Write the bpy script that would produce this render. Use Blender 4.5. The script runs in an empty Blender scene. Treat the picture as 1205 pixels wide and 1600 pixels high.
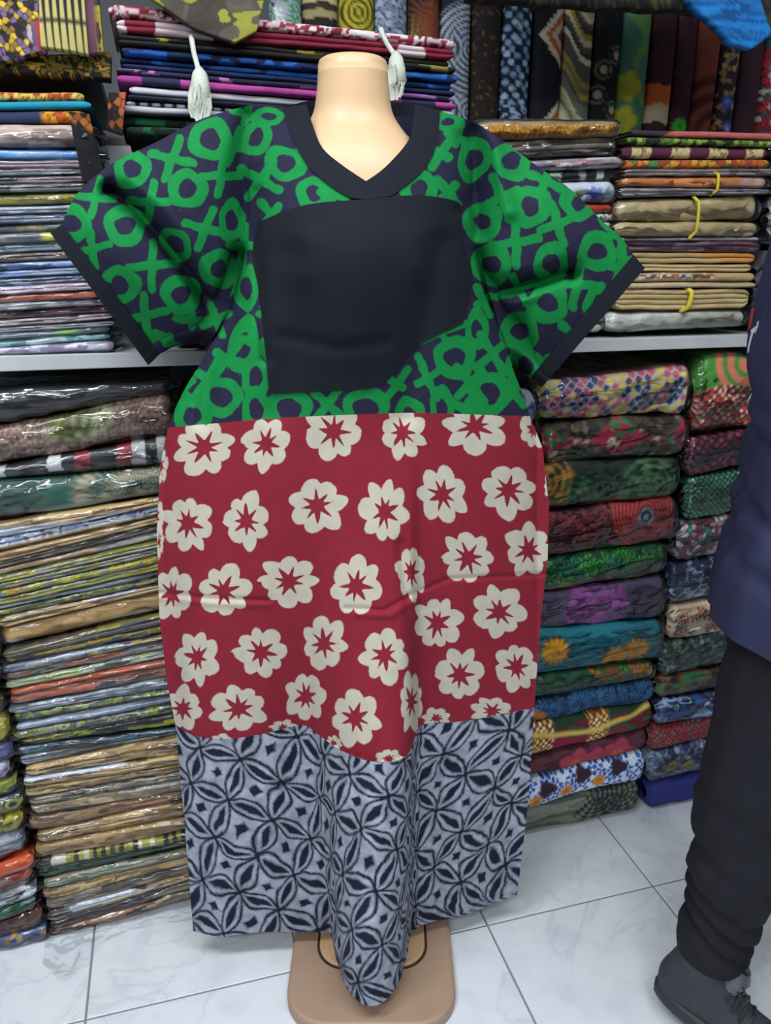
import bpy, bmesh, math, random
import numpy as np
from mathutils import Vector, Matrix

scene = bpy.context.scene
COL = scene.collection
R = math.radians

# ------------------------------------------------------------------ camera
F, TILT, H = 1203.0, R(18.0), 1.40          # focal length in px of the 1205x1600 frame
cam_d = bpy.data.cameras.new('camera')
cam_d.sensor_fit = 'VERTICAL'
cam_d.sensor_height = 36.0
cam_d.lens = 36.0 * F / 1600.0
cam_d.clip_start = 0.02
cam = bpy.data.objects.new('camera', cam_d)
COL.objects.link(cam)
cam.location = (0, 0, H)
cam.rotation_euler = (R(90) - TILT, 0, 0)
scene.camera = cam

# ------------------------------------------------------------------ world, lights, exposure
scene.view_settings.view_transform = 'Standard'
scene.view_settings.look = 'None'
scene.view_settings.gamma = 1.0
scene.view_settings.use_curve_mapping = False
scene.view_settings.exposure = 0.0
world = bpy.data.worlds.new('world')
scene.world = world
world.use_nodes = True
world.node_tree.nodes['Background'].inputs[0].default_value = (0.86, 0.93, 1.0, 1)
world.node_tree.nodes['Background'].inputs[1].default_value = 0.21
CEIL = 2.75
LAMPS = [(-0.75, 0.35, 25.0), (0.58, 0.42, 20.0), (-1.0, -1.25, 32.0), (0.22, -1.25, 28.0)]   # x, y, watts

# ------------------------------------------------------------------ geometry of the place
YAW = R(15.5)                                # the rack wall runs at this angle to the camera
EX = np.array([math.cos(YAW), math.sin(YAW), 0.0])
NX = np.array([-math.sin(YAW), math.cos(YAW), 0.0])
_fw = np.array([0, math.cos(TILT), -math.sin(TILT)])
_up = np.array([0, math.sin(TILT), math.cos(TILT)])

def ray(x, y):
    x = np.asarray(x, float); y = np.asarray(y, float)
    return (_fw + np.array([1.0, 0, 0]) * ((x - 602.5) / F)[..., None] + _up * ((800 - y) / F)[..., None])

def at(x, y, Y):                             # point at forward distance Y
    d = ray(x, y); Y = np.asarray(Y, float)
    return np.array([0, 0, H]) + d * (Y / d[..., 1])[..., None]

def at_z(x, y, z):                           # forward distance of the point at height z
    d = ray(x, y)
    return d[..., 1] * ((z - H) / d[..., 2])

def rack(x, y, t):                           # (s, z) on the rack plane at depth t
    d = ray(x, y)
    p = np.array([0, 0, H]) + d * (t / (d @ NX))[..., None]
    return p @ EX, p[..., 2]

def W(s, t, z):
    return EX * s + NX * t + np.array([0, 0, z])

# ------------------------------------------------------------------ colour, noise
def lin(c):
    if isinstance(c, str):
        c = c.lstrip('#'); c = [int(c[i:i + 2], 16) / 255 for i in (0, 2, 4)]
    c = np.array(c, float)
    return np.where(c <= 0.04045, c / 12.92, ((c + 0.055) / 1.055) ** 2.4)

def lin4(c):
    return tuple(lin(c)) + (1.0,)

def hsh(ix, iy, seed):
    v = np.sin(ix * 127.1 + iy * 311.7 + seed * 74.7) * 43758.5453
    return v - np.floor(v)

def vn(x, y, seed=0):
    ix, iy = np.floor(x), np.floor(y)
    fx, fy = x - ix, y - iy
    fx = fx * fx * (3 - 2 * fx); fy = fy * fy * (3 - 2 * fy)
    a, b = hsh(ix, iy, seed), hsh(ix + 1, iy, seed)
    c, d = hsh(ix, iy + 1, seed), hsh(ix + 1, iy + 1, seed)
    return (a * (1 - fx) + b * fx) * (1 - fy) + (c * (1 - fx) + d * fx) * fy

def fbm(x, y, seed=0, o=3):
    t, a, s = 0, 0.5, 0
    for k in range(o):
        t = t + a * vn(x * 2 ** k, y * 2 ** k, seed + k); s += a; a *= 0.5
    return t / s

def voro(x, y, seed=0, jit=0.8):
    ix, iy = np.floor(x), np.floor(y)
    f1 = np.full(x.shape, 9.0); f2 = f1.copy(); cid = np.zeros(x.shape)
    dx = np.zeros(x.shape); dy = np.zeros(x.shape)
    for i in (-1, 0, 1):
        for j in (-1, 0, 1):
            cx, cy = ix + i, iy + j
            px = cx + 0.5 + jit * (hsh(cx, cy, seed) - 0.5)
            py = cy + 0.5 + jit * (hsh(cx, cy, seed + 9) - 0.5)
            d = np.hypot(x - px, y - py)
            m = d < f1
            f2 = np.where(m, f1, np.minimum(f2, d))
            cid = np.where(m, hsh(cx, cy, seed + 17), cid)
            dx = np.where(m, x - px, dx); dy = np.where(m, y - py, dy)
            f1 = np.where(m, d, f1)
    return f1, f2, cid, dx, dy

def pick(v, pal):
    P = np.array([lin(c) for c in pal])
    i = np.clip((v * len(P)).astype(int), 0, len(P) - 1)
    return P[i]

def mixm(a, b, m):
    return a * (1 - m[:, None]) + b * m[:, None]

def sm(x, w=0.08):                           # soft step
    return np.clip(x / w * 0.5 + 0.5, 0, 1)

# ------------------------------------------------------------------ cloth prints: (u, v in metres, seed) -> rgb
def p_solid(c, var=0.12):
    def f(u, v, s):
        k = 1 + var * (fbm(u * 30, v * 60, s) - 0.5) * 2
        return lin(c)[None] * k[:, None]
    return f

def p_streak(pal, fu=9, fv=150, mottle=0.25):     # prints seen on the edge of a fold
    def f(u, v, s):
        n = fbm(u * fu + 3 * vn(u * 3, v * fv * 0.2, s), v * fv, s, 2)
        n = np.clip((n - 0.22) / 0.56, 0, 0.999)
        c = pick(n, pal)
        k = 1 + mottle * (fbm(u * 90, v * 220, s + 5) - 0.5) * 2
        return c * k[:, None]
    return f

def p_cells(bg, pal, sc=60, gap=0.12, jit=0.7):
    def f(u, v, s):
        f1, f2, cid, dx, dy = voro((u + v) * sc * 0.71, (v - u) * sc * 0.71, s, jit)
        m = sm(f2 - f1 - gap)
        return mixm(np.tile(lin(bg), (len(u), 1)), pick(cid, pal), m)
    return f

def p_dots(bg, pal, sc=50, r=0.3, core=None, jit=0.35):
    def f(u, v, s):
        f1, f2, cid, dx, dy = voro((u + v) * sc * 0.71, (v - u) * sc * 0.71, s, jit)
        c = mixm(np.tile(lin(bg), (len(u), 1)), pick(cid, pal), sm(r - f1))
        if core:
            c = mixm(c, np.tile(lin(core), (len(u), 1)), sm(r * 0.38 - f1))
        return c
    return f

def p_leaves(bg, pal, sc=25, k=7):
    def f(u, v, s):
        f1, f2, cid, dx, dy = voro(u * sc, v * sc, s, 0.9)
        a = np.arctan2(dy, dx) + cid * 9
        m = sm(np.sin(a * k) + 0.2, 0.5) * sm(0.62 - f1)
        return mixm(np.tile(lin(bg), (len(u), 1)), pick(cid, pal), m)
    return f

def p_fans(bg, pal, uc, vc, k=70, rad=26, spread=0.085):   # feather fans: arcs and ribs from points along the fold
    def f(u, v, s):
        c = np.tile(lin(bg), (len(u), 1))
        for i, (a, b) in enumerate(zip(uc, vc)):
            d = np.hypot(u - a, (v - b)); th = np.arctan2(v - b, u - a)
            m = sm(np.sin(d * k * 6.28) * 0.5 + np.sin(th * rad) * 0.5 + 0.1, 0.5) * sm(spread - d, 0.01)
            c = mixm(c, np.tile(lin(pal[i % len(pal)]), (len(u), 1)), m)
        return c
    return f

def p_flowers(bg, centres, rad, petal, core, k=9, outline=None):
    def f(u, v, s):
        c = bg(u, v, s) if callable(bg) else np.tile(lin(bg), (len(u), 1))
        for (a, b) in centres:
            d = np.hypot(u - a, (v - b) * 1.1); th = np.arctan2(v - b, u - a)
            rr = rad * (0.72 + 0.28 * np.abs(np.cos(th * k / 2)))
            if outline:
                c = mixm(c, np.tile(lin(outline), (len(u), 1)), sm(rr * 1.15 - d, 0.003))
            c = mixm(c, np.tile(lin(petal), (len(u), 1)), sm(rr - d, 0.003))
            c = mixm(c, np.tile(lin(core), (len(u), 1)), sm(rad * 0.35 - d, 0.003) * (0.5 + 0.5 * np.sign(np.sin(th * 12))))
        return c
    return f

def p_rings(bg, c1, centres, k=90, spread=0.05, base=None):
    def f(u, v, s):
        c = base(u, v, s) if base else np.tile(lin(bg), (len(u), 1))
        for (a, b) in centres:
            d = np.hypot(u - a, v - b)
            m = sm(spread - d, 0.004)
            ring = sm(np.sin(d * k * 6.28) + 0.15, 0.6)
            cc = mixm(np.tile(lin(bg), (len(u), 1)), np.tile(lin(c1), (len(u), 1)), ring)
            c = c * (1 - m[:, None]) + cc * m[:, None]
        return c
    return f

def p_bands(pal, sc=12, edge=None, wob=0.2, along='u'):    # cross bands
    def f(u, v, s):
        x = (u if along == 'u' else v) * sc + wob * (fbm(u * 40, v * 40, s) - 0.5)
        i = np.floor(x)
        c = pick(hsh(i, i * 0 + 3, s), pal)
        if edge:
            m = sm(0.12 - np.abs(x - i - 0.5) + 0.0, 0.06)
            c = mixm(c, np.tile(lin(edge), (len(u), 1)), m)
        return c
    return f

def p_waves(pal, kv=60, ku=18, amp=0.012):
    def f(u, v, s):
        x = (v + amp * np.sin(u * ku * 6.28 + 1.3) + u * 0.8) * kv
        i = np.floor(x)
        c = pick(hsh(i, i * 0 + 1, s), pal)
        return c
    return f

def p_over(base, top, test):                 # top print where test(u, v) > 0
    def f(u, v, s):
        return mixm(base(u, v, s), top(u, v, s + 3), sm(test(u, v), 0.004))
    return f

# ------------------------------------------------------------------ materials
MATS = {}
def nodes_of(name):
    m = bpy.data.materials.new(name); m.use_nodes = True
    nt = m.node_tree; b = nt.nodes['Principled BSDF']
    return m, nt, b

def add_bump(nt, b, scale, strength, dist=0.002, detail=4, coord='Object', stretch=(1, 1, 1)):
    tc = nt.nodes.new('ShaderNodeTexCoord'); mp = nt.nodes.new('ShaderNodeMapping')
    mp.inputs['Scale'].default_value = stretch
    nz = nt.nodes.new('ShaderNodeTexNoise'); nz.inputs['Scale'].default_value = scale; nz.inputs['Detail'].default_value = detail
    bp = nt.nodes.new('ShaderNodeBump'); bp.inputs['Strength'].default_value = strength; bp.inputs['Distance'].default_value = dist
    nt.links.new(tc.outputs[coord], mp.inputs[0]); nt.links.new(mp.outputs[0], nz.inputs[0])
    nt.links.new(nz.outputs[0], bp.inputs['Height']); nt.links.new(bp.outputs[0], b.inputs['Normal'])
    return nz, bp

def mat_plain(name, c, rough=0.6, metal=0.0, bump=0, bscale=200, var=0.0, coat=0.0, spec=0.5):
    if name in MATS: return MATS[name]
    m, nt, b = nodes_of(name)
    b.inputs['Base Color'].default_value = lin4(c)
    b.inputs['Roughness'].default_value = rough; b.inputs['Metallic'].default_value = metal
    b.inputs['Coat Weight'].default_value = coat
    b.inputs['Specular IOR Level'].default_value = spec
    if var:
        tc = nt.nodes.new('ShaderNodeTexCoord'); nz = nt.nodes.new('ShaderNodeTexNoise')
        nz.inputs['Scale'].default_value = 14; nz.inputs['Detail'].default_value = 5
        rp = nt.nodes.new('ShaderNodeValToRGB')
        k = lin(c)
        rp.color_ramp.elements[0].position = 0.3; rp.color_ramp.elements[1].position = 0.7
        rp.color_ramp.elements[0].color = tuple(k * (1 - var)) + (1,)
        rp.color_ramp.elements[1].color = tuple(np.minimum(k * (1 + var), 1)) + (1,)
        nt.links.new(tc.outputs['Object'], nz.inputs[0]); nt.links.new(nz.outputs[0], rp.inputs[0])
        nt.links.new(rp.outputs[0], b.inputs['Base Color'])
    if bump: add_bump(nt, b, bscale, bump)
    MATS[name] = m
    return m

def mat_printed(name, rough=0.8, coat=0.0, bump=0.15):
    if name in MATS: return MATS[name]
    m, nt, b = nodes_of(name)
    a = nt.nodes.new('ShaderNodeAttribute'); a.attribute_name = 'Col'
    nt.links.new(a.outputs['Color'], b.inputs['Base Color'])
    b.inputs['Roughness'].default_value = rough
    b.inputs['Specular IOR Level'].default_value = 0.3
    b.inputs['Coat Weight'].default_value = coat; b.inputs['Coat Roughness'].default_value = 0.25
    add_bump(nt, b, 160, bump, 0.0015)
    MATS[name] = m
    return m

def mat_wrap():
    if 'clear_plastic' in MATS: return MATS['clear_plastic']
    m = bpy.data.materials.new('clear_plastic'); m.use_nodes = True
    nt = m.node_tree; nt.nodes.clear()
    out = nt.nodes.new('ShaderNodeOutputMaterial')
    tr = nt.nodes.new('ShaderNodeBsdfTransparent'); tr.inputs[0].default_value = (0.96, 0.97, 0.98, 1)
    gl = nt.nodes.new('ShaderNodeBsdfGlossy'); gl.inputs['Roughness'].default_value = 0.07
    gl.inputs[0].default_value = (1, 1, 1, 1)
    lw = nt.nodes.new('ShaderNodeFresnel'); lw.inputs['IOR'].default_value = 1.42
    mt = nt.nodes.new('ShaderNodeMath'); mt.operation = 'MULTIPLY_ADD'
    mt.inputs[1].default_value = 1.25; mt.inputs[2].default_value = 0.0
    mx = nt.nodes.new('ShaderNodeMixShader')
    tc = nt.nodes.new('ShaderNodeTexCoord'); mp = nt.nodes.new('ShaderNodeMapping')
    mp.inputs['Scale'].default_value = (0.45, 1, 1.3)
    nz = nt.nodes.new('ShaderNodeTexNoise'); nz.inputs['Scale'].default_value = 26; nz.inputs['Detail'].default_value = 1.5
    nz.inputs['Distortion'].default_value = 1.2
    bp = nt.nodes.new('ShaderNodeBump'); bp.inputs['Strength'].default_value = 0.8; bp.inputs['Distance'].default_value = 0.012
    L = nt.links.new
    L(tc.outputs['Object'], mp.inputs[0]); L(mp.outputs[0], nz.inputs[0]); L(nz.outputs[0], bp.inputs['Height'])
    L(bp.outputs[0], gl.inputs['Normal']); L(bp.outputs[0], lw.inputs['Normal'])
    L(lw.outputs[0], mt.inputs[0]); L(mt.outputs[0], mx.inputs[0]); L(tr.outputs[0], mx.inputs[1]); L(gl.outputs[0], mx.inputs[2])
    L(mx.outputs[0], out.inputs[0])
    MATS['clear_plastic'] = m
    return m

def mat_two(name, c_in, c_out, rough=0.82, mottle=0.0, bump=0.1, soft=1.0):
    """garment print: the 'print' attribute is a distance to the motif edge; negative = inside the motif"""
    m, nt, b = nodes_of(name)
    a = nt.nodes.new('ShaderNodeAttribute'); a.attribute_name = 'print'
    tc = nt.nodes.new('ShaderNodeTexCoord')
    nz = nt.nodes.new('ShaderNodeTexNoise'); nz.inputs['Scale'].default_value = 220; nz.inputs['Detail'].default_value = 3
    ad = nt.nodes.new('ShaderNodeMath'); ad.operation = 'MULTIPLY_ADD'; ad.inputs[1].default_value = 3.0; ad.inputs[2].default_value = -1.5
    sm_ = nt.nodes.new('ShaderNodeMath'); sm_.operation = 'ADD'
    mr = nt.nodes.new('ShaderNodeMapRange'); mr.inputs['From Min'].default_value = -soft; mr.inputs['From Max'].default_value = soft
    mx = nt.nodes.new('ShaderNodeMix'); mx.data_type = 'RGBA'
    L = nt.links.new
    L(tc.outputs['Object'], nz.inputs[0]); L(nz.outputs[0], ad.inputs[0]); L(ad.outputs[0], sm_.inputs[0]); L(a.outputs['Fac'], sm_.inputs[1])
    L(sm_.outputs[0], mr.inputs[0]); L(mr.outputs[0], mx.inputs['Factor'])
    def tint(c, seed):
        if not mottle:
            return None
        n2 = nt.nodes.new('ShaderNodeTexNoise'); n2.inputs['Scale'].default_value = 42; n2.inputs['Detail'].default_value = 6
        rp = nt.nodes.new('ShaderNodeValToRGB'); k = lin(c)
        rp.color_ramp.elements[0].position = 0.3; rp.color_ramp.elements[1].position = 0.72
        rp.color_ramp.elements[0].color = tuple(k * (1 - mottle)) + (1,)
        rp.color_ramp.elements[1].color = tuple(np.minimum(k * (1 + mottle), 1)) + (1,)
        L(tc.outputs['Object'], n2.inputs[0]); L(n2.outputs[0], rp.inputs[0])
        return rp.outputs[0]
    for sock, c in (('A', c_in), ('B', c_out)):
        mx.inputs[sock].default_value = lin4(c)
        t = tint(c, 1)
        if t is not None: L(t, mx.inputs[sock])
    L(mx.outputs['Result'], b.inputs['Base Color'])
    b.inputs['Roughness'].default_value = rough
    b.inputs['Specular IOR Level'].default_value = 0.25
    add_bump(nt, b, 260, bump, 0.001)
    return m

# ------------------------------------------------------------------ object helpers
def mesh_np(name, co, quads, mat, parent=None, smooth=True, ngons=(), col=None, attr=None):
    me = bpy.data.meshes.new(name)
    co = np.asarray(co, np.float32); quads = np.asarray(quads, np.int32).reshape(-1, 4)
    lv = [quads.ravel()] + [np.asarray(g, np.int32) for g in ngons]
    tot = [4] * len(quads) + [len(g) for g in ngons]
    loops = np.concatenate(lv) if lv else np.zeros(0, np.int32)
    me.vertices.add(len(co)); me.vertices.foreach_set('co', co.ravel())
    me.loops.add(len(loops)); me.loops.foreach_set('vertex_index', loops)
    me.polygons.add(len(tot))
    st = np.concatenate([[0], np.cumsum(tot)[:-1]]).astype(np.int32)
    me.polygons.foreach_set('loop_start', st); me.polygons.foreach_set('loop_total', np.array(tot, np.int32))
    me.polygons.foreach_set('use_smooth', np.full(len(tot), smooth))
    me.update(calc_edges=True); me.validate()
    if col is not None:
        a = me.color_attributes.new('Col', 'FLOAT_COLOR', 'POINT')
        a.data.foreach_set('color', np.concatenate([np.clip(col, 0, 1), np.ones((len(col), 1))], 1).astype(np.float32).ravel())
    if attr is not None:
        a = me.attributes.new('print', 'FLOAT', 'POINT')
        a.data.foreach_set('value', np.asarray(attr, np.float32))
    if mat: me.materials.append(mat)
    return link(name, me, parent)

def link(name, me, parent=None):
    o = bpy.data.objects.new(name, me)
    COL.objects.link(o)
    if parent is not None: o.parent = parent
    return o

def empty(name, loc=(0, 0, 0), rz=0.0, parent=None):
    o = bpy.data.objects.new(name, None); COL.objects.link(o)
    o.empty_display_size = 0.05
    o.location = loc; o.rotation_euler = (0, 0, rz)
    if parent: o.parent = parent
    return o

def tag(o, label, cat, group=None):
    o['label'] = label; o['category'] = cat
    if group: o['group'] = group
    return o

def struct(o):
    o['kind'] = 'structure'; return o

def grid_quads(nu, nv, cyc=False):
    i = np.arange(nu - 1)[:, None]; j = np.arange(nv if cyc else nv - 1)[None]
    j2 = (j + 1) % nv
    return np.stack([i * nv + j, (i + 1) * nv + j, (i + 1) * nv + j2, i * nv + j2], -1).reshape(-1, 4)

def bm_obj(name, bm, mat, parent=None, smooth=False):
    me = bpy.data.meshes.new(name); bm.normal_update(); bm.to_mesh(me); bm.free()
    if smooth: me.polygons.foreach_set('use_smooth', [True] * len(me.polygons))
    me.materials.append(mat)
    return link(name, me, parent)

def box_obj(name, size, centre, mat, parent=None, bevel=0.0, rz=0.0):
    bm = bmesh.new()
    bmesh.ops.create_cube(bm, size=1)
    bmesh.ops.scale(bm, vec=size, verts=bm.verts)
    if bevel: bmesh.ops.bevel(bm, geom=bm.edges[:], offset=bevel, segments=2, affect='EDGES', profile=0.5)
    o = bm_obj(name, bm, mat, parent)
    o.location = centre; o.rotation_euler = (0, 0, rz)
    return o

def tube(name, pts, r, mat, parent=None, n=8, closed_r=None):
    """swept tube along points; r scalar or list"""
    P = [Vector(p) for p in pts]; rr = r if isinstance(r, (list, tuple)) else [r] * len(P)
    co = []
    for i, p in enumerate(P):
        d = (P[min(i + 1, len(P) - 1)] - P[max(i - 1, 0)]).normalized()
        a = d.cross(Vector((0.3, 0.9, 0.2))).normalized(); b = d.cross(a)
        for k in range(n):
            th = 2 * math.pi * k / n
            co.append(p + (a * math.cos(th) + b * math.sin(th)) * rr[i])
    q = grid_quads(len(P), n, True)
    ng = [list(range(n))[::-1], [(len(P) - 1) * n + k for k in range(n)]]
    return mesh_np(name, [tuple(c) for c in co], q, mat, parent, True, ng)

# ================================================================== THE SETTING
M_TILE, ntT, bT = nodes_of('white_marble_tile')
def _tile():
    L = ntT.links.new
    tc = ntT.nodes.new('ShaderNodeTexCoord'); oi = ntT.nodes.new('ShaderNodeObjectInfo')
    ad = ntT.nodes.new('ShaderNodeVectorMath'); ad.operation = 'MULTIPLY_ADD'
    ad.inputs[1].default_value = (1, 1, 1)
    sc = ntT.nodes.new('ShaderNodeVectorMath'); sc.operation = 'SCALE'; sc.inputs['Scale'].default_value = 9.0
    cmb = ntT.nodes.new('ShaderNodeCombineXYZ')
    L(oi.outputs['Random'], cmb.inputs[0]); L(oi.outputs['Random'], cmb.inputs[1]); L(cmb.outputs[0], sc.inputs[0])
    L(tc.outputs['Object'], ad.inputs[0]); L(sc.outputs[0], ad.inputs[2])
    nz = ntT.nodes.new('ShaderNodeTexNoise'); nz.inputs['Scale'].default_value = 2.6; nz.inputs['Detail'].default_value = 5; nz.inputs['Distortion'].default_value = 1.4
    rp = ntT.nodes.new('ShaderNodeValToRGB'); e = rp.color_ramp.elements
    e[0].position = 0.44; e[0].color = lin4('#dfe4ea'); e[1].position = 0.56; e[1].color = lin4('#dde3e9')
    x = e.new(0.497); x.color = lin4('#cfd5dc'); x = e.new(0.485); x.color = lin4('#dbe0e7'); x = e.new(0.51); x.color = lin4('#dbe1e7')
    L(ad.outputs[0], nz.inputs[0]); L(nz.outputs[0], rp.inputs[0])
    n2 = ntT.nodes.new('ShaderNodeTexNoise'); n2.inputs['Scale'].default_value = 11; n2.inputs['Detail'].default_value = 8
    r2 = ntT.nodes.new('ShaderNodeValToRGB'); r2.color_ramp.elements[0].position = 0.3; r2.color_ramp.elements[0].color = (0.88, 0.88, 0.9, 1)
    r2.color_ramp.elements[1].position = 0.5; r2.color_ramp.elements[1].color = (1, 1, 1, 1)
    L(ad.outputs[0], n2.inputs[0]); L(n2.outputs[0], r2.inputs[0])
    mu = ntT.nodes.new('ShaderNodeMix'); mu.data_type = 'RGBA'; mu.blend_type = 'MULTIPLY'; mu.inputs['Factor'].default_value = 1.0
    L(rp.outputs[0], mu.inputs['A']); L(r2.outputs[0], mu.inputs['B']); L(mu.outputs['Result'], bT.inputs['Base Color'])
    bT.inputs['Roughness'].default_value = 0.28; bT.inputs['Specular IOR Level'].default_value = 0.4
_tile()
M_GROUT = mat_plain('grey_grout', '#7d828a', 0.9)
M_WALL = mat_plain('dark_grey_wall', '#55585a', 0.7, var=0.08)
M_CEIL = mat_plain('white_ceiling', '#e6e8ea', 0.9)
M_STEEL = mat_plain('pale_grey_steel', '#b9bcbf', 0.45, 0.0, var=0.06)
M_STEELD = mat_plain('grey_steel_panel', '#5d6163', 0.5, 0.0, var=0.08)

TS = 0.42
floor = empty('floor', (0, 0, 0), YAW); struct(floor)
box_obj('grout_bed', (6.4, 5.0, 0.02), (0.6, 0.0, -0.0125), M_GROUT, floor)
def tile_mesh():
    bm = bmesh.new(); bmesh.ops.create_cube(bm, size=1)
    bmesh.ops.scale(bm, vec=(TS - 0.004, TS - 0.004, 0.012), verts=bm.verts)
    top = [e for e in bm.edges if all(v.co.z > 0 for v in e.verts)]
    bmesh.ops.bevel(bm, geom=top, offset=0.0015, segments=1, affect='EDGES')
    me = bpy.data.meshes.new('tile'); bm.to_mesh(me); bm.free(); me.materials.append(M_TILE)
    return me
_tm = tile_mesh()
for i in range(-6, 8):
    for j in range(-8, 3):
        o = link('tile', _tm, floor)
        o.location = (-0.263 + TS * (i + 0.5), 1.233 + TS * (j + 0.5), -0.006)

def struct_box(name, size, s, t, z, mat):
    o = box_obj(name, size, tuple(W(s, t, z)), mat, None, 0, YAW); struct(o); return o
WALL_T = 2.12
struct_box('wall_back', (6.0, 0.08, CEIL), 0.6, WALL_T + 0.04, CEIL / 2, M_WALL)
struct_box('ceiling', (6.4, 4.6, 0.06), 0.6, 0.0, CEIL + 0.03, M_CEIL)

# ceiling lamps: real fittings above the aisle
M_LAMP, ntl, bl = nodes_of('lamp_diffuser')
bl.inputs['Emission Color'].default_value = (0.93, 0.97, 1, 1); bl.inputs['Emission Strength'].default_value = 3.0
for k, (x, y, power) in enumerate(LAMPS):
    where = ['left front', 'right front', 'left rear', 'right rear'][k]
    t = empty('ceiling_lamp', (x, y, CEIL)); tag(t, 'white ceiling panel lamp over the %s of the aisle' % where, 'lamp', 'ceiling lamps')
    t.rotation_euler = (0, 0, YAW)
    box_obj('housing', (1.16, 0.36, 0.045), (0, 0, -0.0235), M_STEEL, t, 0.004)
    box_obj('diffuser', (1.10, 0.30, 0.012), (0, 0, -0.052), M_LAMP, t, 0.003)
    ld = bpy.data.lights.new('lamp_light', 'AREA'); ld.shape = 'RECTANGLE'; ld.size = 1.1; ld.size_y = 0.3
    ld.energy = power; ld.color = (0.93, 0.97, 1.0)
    lo = bpy.data.objects.new('lamp_light', ld); COL.objects.link(lo); lo.parent = t; lo.location = (0, 0, -0.062)

# ------------------------------------------------------------------ steel rack
SHELF_TOP, SHELF_BOT = 1.249, 1.223
RF = 1.452                                    # front plane of the stacks
rk = empty('shelf_rack', tuple(W(0.5, 1.75, 0)), YAW)
tag(rk, 'pale grey steel shop rack carrying the stacked fabrics along the back wall', 'rack')
def rbox(name, s0, s1, t0, t1, z0, z1, mat, bev=0.002):
    return box_obj(name, (s1 - s0, t1 - t0, z1 - z0), ((s0 + s1) / 2 - 0.5, (t0 + t1) / 2 - 1.75, (z0 + z1) / 2), mat, rk, bev)
rbox('shelf_board', -1.35, 0.34, RF - 0.012, 2.08, SHELF_BOT, SHELF_TOP, M_STEEL)
rbox('shelf_board', 0.344, 2.35, RF - 0.012, 2.08, SHELF_BOT, SHELF_TOP, M_STEEL)
rbox('shelf_board', -1.35, -0.075, RF + 0.02, 2.08, 1.690, 1.708, M_STEELD)
rbox('hanging_rail', 0.56, 2.35, RF + 0.02, RF + 0.045, 2.045, 2.07, M_STEEL)
rbox('rail_bracket', 0.56, 0.585, RF + 0.045, 2.118, 2.045, 2.07, M_STEEL)
for s in (-1.33, 2.33):
    rbox('upright', s - 0.02, s + 0.02, 2.04, 2.08, 0, 2.2, M_STEEL)
    rbox('upright', s - 0.02, s + 0.02, RF + 0.03, RF + 0.07, 0, 2.2, M_STEEL)
for s in (0.345,):
    rbox('upright', s - 0.02, s + 0.02, 2.08, 2.118, 0, 2.2, M_STEEL)
rbox('back_beam', -1.35, 2.35, 2.085, 2.115, 1.60, 1.66, M_STEEL)
rbox('back_panel', -1.35, 0.32, 2.100, 2.118, 1.26, 1.59, M_STEELD)

# ================================================================== FOLDED FABRICS
ORD = ['top', 'second', 'third', 'fourth', 'fifth', 'sixth', 'seventh', 'eighth', 'ninth', 'tenth', 'eleventh', 'twelfth',
       'thirteenth', 'fourteenth', 'fifteenth', 'sixteenth', 'seventeenth', 'eighteenth', 'nineteenth', 'twentieth']
ORD += ['twenty-' + o for o in ('first', 'second', 'third', 'fourth', 'fifth', 'sixth', 'seventh', 'eighth', 'ninth')] + ['thirtieth']
ORD += ['thirty-' + o for o in ('first', 'second', 'third', 'fourth', 'fifth', 'sixth', 'seventh', 'eighth', 'ninth')] + ['fortieth']
ORD += ['forty-' + o for o in ('first', 'second', 'third', 'fourth', 'fifth', 'sixth', 'seventh', 'eighth', 'ninth')]

M_CLOTH = mat_printed('printed_cotton', 0.82, 0.0, 0.2)
M_CLOTHW = mat_printed('printed_cotton_smooth', 0.6, 0.25, 0.15)
M_WRAP = mat_wrap()

def profile(folds, T, r, D, step, n_top=4, box=0.65):
    """closed outline of the folded cloth seen from its end: (depth, height -0.5..0.5, arc length)"""
    pts = []
    for k in range(n_top): pts.append((D + (r - D) * k / n_top, 0.5))
    nl = max(5, int(T / folds / step) + 2)
    for f in range(folds):
        for k in range(nl):
            th = math.pi / 2 - math.pi * k / (nl - 1)
            c, s_ = math.cos(th), math.sin(th)
            y = r * (1 - abs(c) ** box)
            z = 0.5 - (f + 0.5) / folds + 0.5 / folds * math.copysign(abs(s_) ** 0.9, s_)
            if f and k == 0: continue
            pts.append((y, z))
    for k in range(1, n_top): pts.append((r + (D - r) * k / (n_top - 1), -0.5))
    return np.array(pts)

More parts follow.
